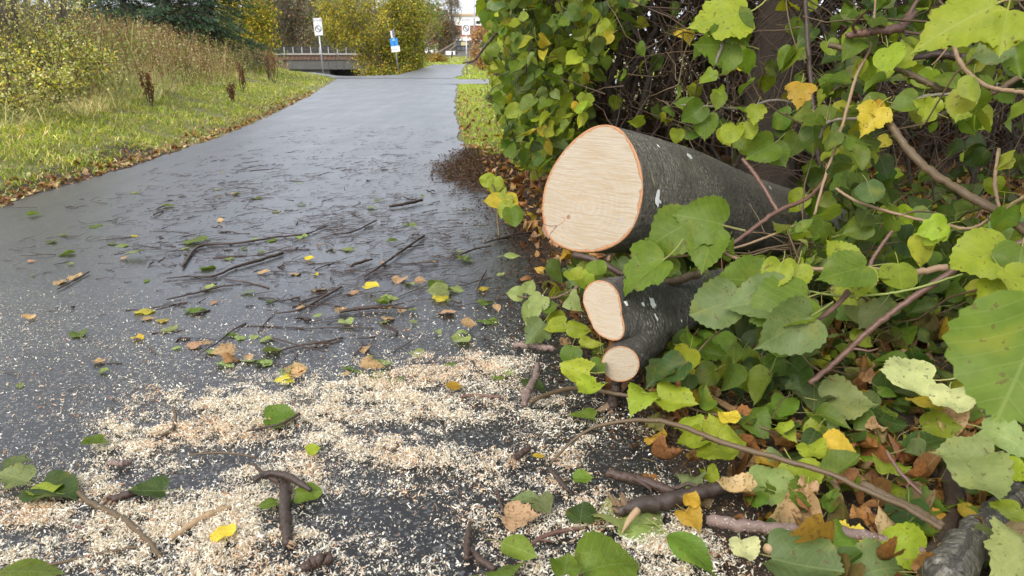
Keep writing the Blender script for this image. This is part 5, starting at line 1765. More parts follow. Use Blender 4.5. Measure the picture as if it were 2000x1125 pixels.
# dark dead interior
TH = [(1120, -900), (2150, -900), (2150, 470), (1900, 470), (1560, 400), (1440, 330), (1230, 262), (1120, 320), (1060, 330), (1120, 250), (1130, 180)]
th_ = thing('dead_thicket', 'dark tangle of dry brown twigs behind the felled trunk', 'thicket', (1.6, 6.6, .05))
mb = MB()
q = volume(5200, (.2, 6.5, 4.2, 8.6, 0, 3.8), TH, (4.6, 8.6), g)
dr = unit(rdir(len(q), g) * [1, .7, .6] + np.array([0, 0, .55]))
V, F, uv, _ = twigs(q, q + dr * g.uniform(.25, 1.0, (len(q), 1)), g.uniform(.003, .008, len(q)), .002, 6, .08, -.03, 3, g)
mb.add(V, F, uv)
mb.build('twig', M_DEAD, th_)['kind'] = 'stuff'
mb = MB()
n = 130
A = np.stack([g.uniform(.5, 5.5, n), g.uniform(5.2, 8.4, n), np.zeros(n) - .05], 1)
B = A + np.stack([g.normal(0, .45, n), g.normal(0, .35, n), g.uniform(1.4, 3.6, n)], 1)
px, py, d_ = proj((A + B) / 2)
V, F, uv, _ = twigs(A, B, g.uniform(.008, .028, n), .006, 9, .05, 0, 6, g)
mb.add(V, F, uv)
mb.build('stem', M_TRUNK, th_)
mb = MB()
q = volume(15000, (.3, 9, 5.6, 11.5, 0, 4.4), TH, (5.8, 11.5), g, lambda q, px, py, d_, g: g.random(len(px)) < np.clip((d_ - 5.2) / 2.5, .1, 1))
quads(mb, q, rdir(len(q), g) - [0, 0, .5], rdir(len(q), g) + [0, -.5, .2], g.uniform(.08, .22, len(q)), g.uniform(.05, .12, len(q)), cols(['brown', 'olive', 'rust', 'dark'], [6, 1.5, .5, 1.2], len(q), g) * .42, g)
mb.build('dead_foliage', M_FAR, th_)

# old tree standing in the thicket
tb = P(1500, 330, 5.7)
tb[2] = 0
ot = thing('old_tree', 'thick grey brown tree trunk standing in the thicket above the felled one', 'tree', tuple(tb))
s = smoothline([(*(tb - [0, 0, .1]), .25), (*(tb + [-.02, .02, .5]), .205), (*(tb + [.03, .05, 1.6]), .19), (*(tb + [.12, .1, 3.2]), .18), (*(tb + [.3, .2, 6.5]), .12)], 40)
V, F, uv = tube(s[:, :3], s[:, 3] * (1 + .05 * g.normal(size=40)), 26, .045, g=g)
MB().add(V, F, uv).build('trunk', M_TRUNK, ot)
mb = MB()
n = 34
h_ = g.uniform(2.2, 6.4, n)
A = np.stack([np.interp(h_, s[:, 2], s[:, 0]), np.interp(h_, s[:, 2], s[:, 1]), h_], 1)
a = g.random(n) * 6.283
B = A + np.stack([np.cos(a) * 2.4, np.sin(a) * 2.0, g.uniform(.0, 1.2, n)], 1) * g.uniform(.5, 1.1, (n, 1))
V, F, uv, _ = twigs(A, B, .045, .012, 8, .06, 0, 6, g)
mb.add(V, F, uv)
mb.build('limb', M_TRUNK, ot)
mb = MB()
cl = crown_clusters(tb + [-.9, .2, 4.6], (3.3, 3.2, 1.7), 230, g, .3)  # unseen crown, spread left over the road to darken its reflections and add shade
idx = np.repeat(np.arange(len(cl)), 26)
pos = cl[idx] + g.normal(0, .26, (len(idx), 3))
pos = pos[pos[:, 2] > 2.5]
quads(mb, pos, rdir(len(pos), g) - [0, 0, .4], rdir(len(pos), g) + [0, 0, .6], .12, .11, cols(['green', 'lime', 'dark'], [4, 2, 2], len(pos), g), g)
mb.build('crown', M_FAR, ot)

# leafy growth in front of the thicket on the right: loose bushes, each its own
def bush(name, label, cat, base, parts, twn=60, lod=1, group=None):
    tg_ = thing(name, label, cat, base, group)
    mb, mt = MB(), MB()
    for (n, bx_, poly, dr, names, wts, size, thin, kw) in parts:
        pos = volume(n, bx_, poly, dr, g, thin)
        px, py, d_ = proj(pos)                              # leaves were cut away from the sawn ends
        pos = pos[~((px > 1095) & (px < 1290) & (py > 520) & (py < 775) & (d_ < 2.62))]
        foliage(mb, pos, g, lod, names, wts, size, **kw)
        if len(pos):
            k = g.integers(0, len(pos), twn)
            A = pos[k]
            B = A + unit(rdir(twn, g) + [.2, .3, -.3]) * g.uniform(.15, .6, (twn, 1))
            free = np.ones(twn, bool)                       # twigs grow clear of the sawn ends
            for f_ in (0, .25, .5, .75, 1):
                px, py, _d = proj(A * (1 - f_) + B * f_)
                free &= ~((px > 1040) & (px < 1275) & (py > 225) & (py < 775))
            V, F, uv, _ = twigs(A[free], B[free], .0045, .002, 6, .07, .03, 4, g)
            mt.add(V, F, uv)
    mb.build('foliage', M_LEAF, tg_)
    mt.build('twig', M_STEM, tg_)['kind'] = 'stuff'
    return tg_


def topright_thin(q, px, py, d_, g):
    k = np.ones(len(px)) * .9
    k = np.where((px < 1610) & (py < 240), .16, k)
    k = np.where((px > 1760) & (py > 215) & (py < 420), .18, k)
    k = np.where((px > 1900) & (py > 160), .22, k)
    return g.random(len(px)) < k


TRP = [(1600, -500), (2500, -500), (2500, 320), (2000, 320), (1900, 340), (1700, 345), (1610, 345), (1520, 310), (1500, 220), (1540, 130), (1560, 40)]
bush('linden_bush', 'tall leafy bush filling the upper right in front of the thicket', 'bush', tuple(P(1750, 400, 3.6) * [1, 1, 0]),
     [(860, (1.2, 5.5, 2.4, 4.6, .4, 3.0), TRP, (2.75, 4.4), ['green', 'dark', 'lime', 'grey', 'yellow'], [5, 6, 2, 1.2, .35], (.06, .108), topright_thin, dict(out=(-.35, -.7, .6))),
      (70, (1.0, 4.5, 2.0, 3.4, .6, 2.2), [(1640, -300), (2400, -300), (2400, 90), (1930, 110), (1700, 80)], (2.1, 3.0), ['green', 'lime', 'grey'], [4, 2.5, 2], (.09, .13), None, dict(out=(-.35, -.7, .6)))], 90)
bush('linden_sapling', 'thin leafy sapling growing up beside the old tree trunk', 'bush', tuple(P(1430, 330, 4.4) * [1, 1, 0]),
     [(64, (.9, 2.4, 3.0, 5.0, .3, 2.8), [(1370, -500), (1600, -500), (1600, 120), (1560, 230), (1480, 320), (1420, 310), (1380, 130)], (3.2, 4.8), ['green', 'lime', 'dark', 'yellow'], [4, 3, 2, .6], (.08, .12), None, dict()),
      (26, (.2, 2.0, 3.6, 5.6, .3, 2.4), [(1170, 0), (1380, 0), (1400, 320), (1200, 240), (1150, 150)], (4.0, 5.4), ['green', 'dark', 'lime', 'yellow'], [4, 3, 1.5, .5], (.08, .115), None, dict())], 40)
MIDP = [(1590, 330), (2300, 300), (2300, 640), (1960, 620), (1800, 600), (1600, 600), (1480, 590), (1440, 555), (1560, 500), (1600, 440)]


def mid_thin(q, px, py, d_, g):
    h = q[:, 2]
    k = np.where(h < .75, .9, .3)
    k = np.where((px > 1740) & (py < 420), .10, k)
    return g.random(len(px)) < k


bush('creeping_bush', 'low dark green leafy growth right of the felled trunk', 'bush', tuple(P(1800, 520, 2.8) * [1, 1, 0]),
     [(680, (.7, 4.0, 1.9, 3.9, .02, 1.0), MIDP, (2.35, 3.7), ['green', 'dark', 'lime', 'grey', 'yellow'], [5, 6, 1.6, 2.5, .35], (.055, .10), mid_thin, dict(out=(-.25, -.5, .9)))], 70)
bush('nettle_clump', 'small pale green toothed weed at the far end of the felled trunk', 'weed', tuple(P(1590, 480, 2.75) * [1, 1, 0]),
     [(46, (.8, 1.6, 2.2, 3.0, .2, .75), [(1530, 445), (1620, 440), (1640, 520), (1560, 530)], (2.55, 2.85), ['green', 'lime', 'pale'], [3, 2, 2], (.04, .07), None, dict(kinds=('oval', 'lobed'), kp=(.5, .5), tipz=.1))], 20)
bush('outer_bush', 'leafy growth beyond the right picture edge', 'bush', (3.4, 2.4, 0),
     [(260, (2.2, 4.6, 1.2, 3.6, .1, 2.2), [(2030, -900), (9000, -900), (9000, 1500), (2030, 1500)], (.8, 6), ['green', 'dark', 'lime'], [4, 3, 2], (.09, .13), None, dict())], 50, 2)

# low foliage under and around the logs
bush('ivy_patch', 'low leaves pressed under the near end of the thick trunk', 'weed', tuple(P(1300, 520, 2.9) * [1, 1, 0]),
     [(120, (.1, 1.7, 2.3, 4.0, .0, .42), [(1080, 500), (1250, 505), (1400, 505), (1560, 500), (1560, 560), (1400, 580), (1240, 560), (1130, 560)], (2.65, 3.8), ['green', 'dark', 'grey', 'lime'], [4, 3.5, 2, 1], (.07, .12), None, dict(out=(-.2, -.6, .9))),
      (110, (.1, 1.9, 1.9, 3.0, .0, .30), [(1100, 680), (1170, 660), (1190, 740), (1290, 700), (1330, 640), (1440, 610), (1560, 640), (1600, 700), (1520, 740), (1300, 745), (1150, 745)], (2.2, 3.0), ['green', 'dark', 'lime'], [3, 5, 1.2], (.06, .11), None, dict(out=(-.1, -.4, 1)))], 30)

# ------------------------------------------------------------------ ground cover and litter (uncountable)
mb = MB()


def ground_pts(n, x0, x1, y0, y1, zr, g, dens=None):
    x, y = g.uniform(x0, x1, n), g.uniform(y0, y1, n)
    r = x - rx(y)
    k = r > g.normal(.12, .10, n)
    if dens is not None:
        k &= dens(x, y, r)
    x, y = x[k], y[k]
    return np.stack([x, y, np.maximum(hgt(x, y), 0) + g.uniform(zr[0], zr[1], len(x))], 1)


near = lambda x, y, r: g.random(len(x)) < sst(-.05, .9, r) * .9 + .02
p = ground_pts(1700, .3, 3.8, 1.1, 3.4, (.015, .12), g, near)
foliage(mb, p, g, 1, ['green', 'dark', 'grey', 'lime', 'pale'], [4, 5, 2.2, 1.0, .7], (.045, .10), (-.1, -.35, 1.1), ('heart', 'oval', 'lobed', 'round'), (.4, .3, .12, .18), -.1, .42)
p = ground_pts(900, .3, 5, 3.2, 6, (.01, .10), g, near)
foliage(mb, p, g, 2, ['green', 'dark', 'grey', 'lime'], [4, 5, 2, 1], (.06, .12), (-.1, -.3, 1.1), tipz=-.1, spread=.45)
n = 4200
x, y = g.uniform(.3, 3.4, n), g.uniform(1.1, 3.6, n)
k = (x - rx(y) > .03) & (fbm(x, y, 4) > .5)
x, y = x[k], y[k]
hh = g.uniform(.05, .2, len(x))
blades(mb, x, y, np.maximum(hgt(x, y), 0), hh, g.uniform(.0016, .0035, len(x)), cols(['green', 'straw', 'lime', 'tan'], [4, 2, 2, 1], len(x), g), g, 1.0)
tag(mb.build('ground_cover', M_LEAF), 'low green leaves and grass stems covering the ground right of the logs', kind='stuff')

mb = MB()
p = ground_pts(2600, -.4, 3.6, 1.0, 3.6, (.0, .035), g)
foliage(mb, p, g, 1, ['brown', 'rust', 'tan', 'mustard', 'olive'], [5, 3, 3, 1, 1], (.04, .10), (0, -.1, 1.3), ('heart', 'oval', 'round'), (.5, .3, .2), 0, .38, curl=.9, fold=.9, wave=.12, gain=.9)
p = ground_pts(8500, -1.6, 4.0, 3.2, 9.5, (.0, .03), g, lambda x, y, r: g.random(len(x)) < 1 - .75 * sst(7.5, 9.3, y))
foliage(mb, p, g, 2, ['rust', 'brown', 'tan', 'mustard', 'yellow'], [4, 2.4, 3.4, 1.4, .5], (.04, .085), (0, -.15, 1.2), ('heart', 'oval', 'round'), (.5, .3, .2), 0, .5, curl=.9, fold=.9, wave=.12)
# leaves blown along the left edge of the road
n = 1700
y = 4.5 + 18 * g.random(n) ** 1.5
s = np.abs(g.normal(.0, .22, n)) + .0
x = lx(y) - s
pos = np.stack([x, y, np.maximum(hgt(x, y), 0) + .012 + .05 * g.random(n) * (s > .3)], 1)
foliage(mb, pos, g, 2, ['rust', 'brown', 'tan', 'cream', 'mustard'], [2.4, 5, 3, 1.6, .8], (.022, .058), (0, -.2, 1.2), ('heart', 'oval', 'round'), (.5, .3, .2), 0, .5, curl=.9, fold=.9)
# a few on the lawn and between the grass
n = 500
y = 8.5 + 14 * g.random(n) ** 1.4
x = rx(y) + .05 + 2.4 * g.random(n) ** 1.2
pos = np.stack([x, y, np.maximum(hgt(x, y), 0) + .03], 1)
foliage(mb, pos, g, 2, ['rust', 'tan', 'yellow', 'brown'], [4, 3, 1, 2], (.04, .08), (0, -.2, 1.2), ('heart', 'oval', 'round'), (.5, .3, .2), 0, .5, curl=.9, fold=.9)
tag(mb.build('leaf_litter', M_LITTER), 'brown and orange fallen leaf litter along the road edges and under the hedge', kind='stuff')

# dark soil spilled on the road edge, wood bits and twig crumbs
mb = MB()
n = 20000
cx_, cy_ = G(935, 320)[:2]
ell = rdir(n, g)[:, :2] * (g.random(n) ** .5)[:, None]
x = cx_ + .12 + ell[:, 0] * .55 + g.normal(0, .07, n)
y = cy_ - .1 + ell[:, 1] * 1.6 + g.normal(0, .15, n)
kk = fbm(x, y, 5) + .35 * sst(-.5, .3, x - rx(y)) > .42
x, y = x[kk], y[kk]
pos = np.stack([x, y, np.maximum(hgt(x, y), 0) + .016 + .008 * g.random(len(x)) ** 2], 1)
quads(mb, pos, rdir(len(x), g) * [1, 1, .3], rdir(len(x), g) * .10 + [0, 0, 1], g.uniform(.012, .04, len(x)), g.uniform(.010, .026, len(x)), cols(['brown', 'brown', 'rust', 'tan'], [8, 3, .4, .5], len(x), g) * [.42, .52, .68], g)
n = 7000
y = 1.9 + 5.2 * g.random(n)
x = rx(y) + g.normal(.10, .16, n)
pos = np.stack([x, y, np.maximum(hgt(x, y), 0) + .005 + .02 * g.random(n) ** 2], 1)
quads(mb, pos, rdir(n, g) * [1, 1, .3], rdir(n, g) * .5 + [0, 0, 1], g.uniform(.008, .04, n), g.uniform(.004, .014, n), cols(['brown', 'rust', 'tan', 'dark'], [8, 1.5, .7, .5], n, g) * [.32, .36, .4], g)
tag(mb.build('soil_crumbs', M_FAR), 'dark crumbly soil and bark bits along the right road edge', kind='stuff')

mb = MB()
n = 12000
y = 2.2 + 9.5 * g.random(n) ** 1.25
u = g.random(n)
x = lx(y) + .4 + (rx(y) - lx(y) - .45) * u ** .75
px, py, _ = proj(np.stack([x, y, 0 * x], 1))
dens = np.exp(-((px - 640) / 330) ** 2) * np.exp(-((py - 465) / 105) ** 2) + .05
dens *= .3 + 1.4 * sst(.45, .62, fbm(x + 3, y, 2.2))
k = g.random(n) < dens
x, y = x[k], y[k]
n = len(x)
A = np.stack([x, y, .012 + .006 * g.random(n)], 1)
a = g.normal(.25, .8, n)
ln = g.uniform(.02, .13, n) ** 1
B = A + np.stack([np.cos(a) * ln, np.sin(a) * ln, g.uniform(-.002, .012, n)], 1)
V, F, uv, _ = twigs(A, B, g.uniform(.0008, .0026, n), .0008, 4, .05, 0, 3, g)
mb.add(V, F, uv)
tag(mb.build('twig_litter', M_STICK), 'countless small twig and bark bits strewn over the wet road', kind='stuff')

# ------------------------------------------------------------------ sawdust
SD = [(0, 985, .9), ]
_sd_poly = [(-300, 1010), (0, 975), (120, 930), (185, 890), (215, 850), (175, 838), (330, 775), (470, 752), (620, 745), (760, 715), (900, 700), (1000, 690), (1050, 720), (1040, 770), (1140, 790), (1215, 800), (1250, 860), (1280, 900), (1310, 980), (1400, 1060), (1450, 1125), (1500, 1300), (-500, 1300)]
_bl = [(330, 800, 130, 26, .5), (480, 800, 130, 38, .7), (250, 880, 80, 40, .7), (420, 840, 120, 30, .5), (700, 790, 200, 35, .5), (880, 780, 140, 30, .6), (860, 730, 90, 22, .2), (1000, 730, 70, 35, .6), (1000, 800, 130, 30, .5),
       (560, 930, 90, 20, .3), (430, 1050, 170, 55, .75), (640, 880, 150, 22, .35), (800, 900, 60, 25, .45), (260, 1090, 160, 40, .5), (80, 1020, 90, 26, .5), (230, 980, 60, 30, .2), (980, 900, 70, 20, .3), (900, 1010, 60, 40, .3), (1130, 860, 120, 40, .2), (760, 970, 60, 16, .3), (1010, 960, 120, 50, .2), (1260, 1060, 80, 30, .8), (1100, 1000, 120, 60, .2), (660, 1090, 120, 30, .35), (150, 950, 60, 22, .3), (850, 1090, 140, 40, .25), (1320, 1110, 90, 30, .5)]
_dk = [(420, 905, 80, 22, .8), (340, 955, 110, 18, .6), (740, 1010, 130, 32, .85), (640, 1030, 90, 30, .6), (930, 865, 70, 26, .55), (100, 1050, 90, 20, .6), (880, 1060, 60, 24, .5), (1190, 920, 60, 30, .5), (760, 850, 60, 14, .5), (560, 880, 80, 14, .5), (500, 1100, 60, 18, .5), (1040, 900, 50, 20, .4), (960, 990, 80, 18, .5), (1230, 880, 40, 30, .7)]
g = np.random.default_rng(71)
n = 5200000
x, y = g.uniform(-2.9, .95, n), 1.05 + 2.35 * g.random(n) ** 1.15
px, py, d_ = proj(np.stack([x, y, 0 * x], 1))
ed = sum(inpoly(px + 110 * (fbm(x + 3 * i_, y, 4 + 2 * i_) - .5) * 2 + g.normal(0, 14, n), py + 85 * (fbm(x + 5 + i_, y + 2, 5 + 3 * i_) - .5) * 2 + g.normal(0, 14, n), _sd_poly) * 1.0 for i_ in range(4)) / 4
dn = .36 + 0 * px
for a, b_, sa, sb, w_ in _bl:
    dn = dn + w_ * np.exp(-((px - a) / sa) ** 2 - ((py - b_) / sb) ** 2)
for a, b_, sa, sb, w_ in _dk:
    dn = dn - w_ * np.exp(-((px - a) / sa) ** 2 - ((py - b_) / sb) ** 2)
stre = fbm(x * 1.0 + .7 * y, y * 2.4, 3.6)
dn = np.clip(dn, .06, 1) * (.40 + 1.2 * sst(.34, .66, stre)) * (.22 + 1.4 * sst(.30, .66, fbm(x + 2, y * 1.3, 17))) * (.1 + 1.7 * vnoise(x, y, 60))
spk = (.022 * sst(520, 700, py) * (1 - .65 * sst(150, 500, px)) * sst(.35, .6, fbm(x, y, 3)) + .012 * sst(560, 700, py)) * .8
dens = np.maximum(ed ** 1.4 * dn * .30, spk * .7)
k = (g.random(n) < dens) & (x < rx(y) + .25)
x, y, dn = x[k], y[k], (dn * ed)[k]
n = len(x)
z = .004 + .012 * sst(0, .045, np.minimum(x - lx(y), rx(y) - x)) + g.random(n) ** 1.6 * .013 * np.clip(dn * 1.3, .12, 1)
pos = np.stack([x, y, z], 1)
Y = unit(rdir(n, g) * [1, 1, .4])
Z = rdir(n, g) * .7 + [0, -.1, 1]
Z = unit(Z - np.sum(Z * Y, 1, keepdims=True) * Y)
X = np.cross(Y, Z)
bigc = g.random(n) < .15
ln = (np.where(bigc, g.gamma(4, .0017, n) + .002, g.gamma(1.7, .0016, n) + .0008))[:, None]
wd = (np.where(bigc, g.uniform(.0015, .0046, n), g.uniform(.0007, .0021, n)))[:, None]
c = np.array([(.76, .69, .57), (.64, .53, .40), (.86, .83, .76), (.50, .35, .22), (.42, .18, .08)])[g.choice(5, n, p=[.40, .20, .30, .07, .03])] * (1 + g.normal(0, .08, (n, 1)))
hot = (g.random(n) < .30 * sst(.5, .7, fbm(x + 8, y + 3, 5)))[:, None]
c = np.where(hot, c * [.92, .70, .52], c)
bd = g.normal(0, .35, (n, 1)) * ln
V = np.stack([pos - X * wd / 2, pos + X * wd / 2, pos + Y * ln * .5 + X * wd / 2 + Z * bd, pos + Y * ln * .5 - X * wd / 2 + Z * bd, pos + Y * ln + X * wd * .35, pos + Y * ln - X * wd * .35], 1).reshape(-1, 3)
k = np.arange(n)[:, None] * 6
mb = MB().add(V, np.concatenate([k + [[0, 1, 2, 3]], k + [[3, 2, 4, 5]]]), None, np.repeat(np.clip(c, 0, .93), 6, 0))
tag(mb.build('sawdust', M_CHIP), 'pale sawdust and wood shavings scattered over the asphalt in front of the logs', kind='stuff')

# ------------------------------------------------------------------ fallen leaves, one object each
g = np.random.default_rng(81)
PRO = {}
CATW = dict(heart='leaf', round='leaf', lobed='leaf', oval='leaf')


def proto(kind, v, dry):
    key = (kind, v, dry)
    if key not in PRO:
        gg = np.random.default_rng(900 + v * 7 + len(kind))
        cu = (.10, .10, .05) if v >= 6 else (.4, .28, .08) if not dry else (.7, .6, .14)
        L, F, uv = leaf_local(kind, 0, 1, gg, curl=cu[0] * (3 if dry and v >= 6 else 1), fold=cu[1], wave=cu[2])
        L = L[0]
        PRO[key] = MB().add(L, F, uv).mesh('leaf', [M_DRYO if dry else M_LEAFO])
    return PRO[key]


def loose_leaf(pos, tip, nrm, size, kind, col, label, group=None, cat='leaf', name='fallen_leaf', flat=False):
    dry = col in ('brown', 'rust', 'tan')
    o_ = bpy.data.objects.new(name, proto(kind, int(g.integers(0, 6)) + (6 if flat else 0), dry))
    C.objects.link(o_)
    Y = unit(np.asarray(tip, float))
    Z = unit(nrm - np.dot(nrm, Y) * Y)
    X = np.cross(Y, Z)
    M_ = Matrix(((X[0], Y[0], Z[0], pos[0]), (X[1], Y[1], Z[1], pos[1]), (X[2], Y[2], Z[2], pos[2]), (0, 0, 0, 1)))
    o_.matrix_world = M_ @ Matrix.Scale(size, 4)
    c_ = np.clip(np.array(PAL[col]) * (1 + g.normal(0, .14)) * (1 + g.normal(0, .05, 3)), .004, .9)
    o_.color = (*c_, 1)
    return tag(o_, label, cat, group)


def traced(px, py, sz, kind, col, ang, label, z=.03, up=1.0, size_w=True):
    q = G(px, py, z)
    d_ = q[1] * cp + (CAM_H - z) * sp
    # the angle is read on the ground: right = +x, up in the photo = away
    a_ = rad(ang)
    tip = np.array([math.cos(a_), math.sin(a_), g.normal(0, .12)])
    nrm = unit(np.array([0, 0, 1.0]) * up + unit(CAMP - q) * (.8 if z > .045 else .15) + g.normal(0, .14, 3))
    size = sz * d_ / FPX
    pos = q - unit(tip) * size * .48
    pos[2] = max(pos[2], .034)
    loose_leaf(pos, tip, nrm, size, kind, col, label, flat=z <= .03)


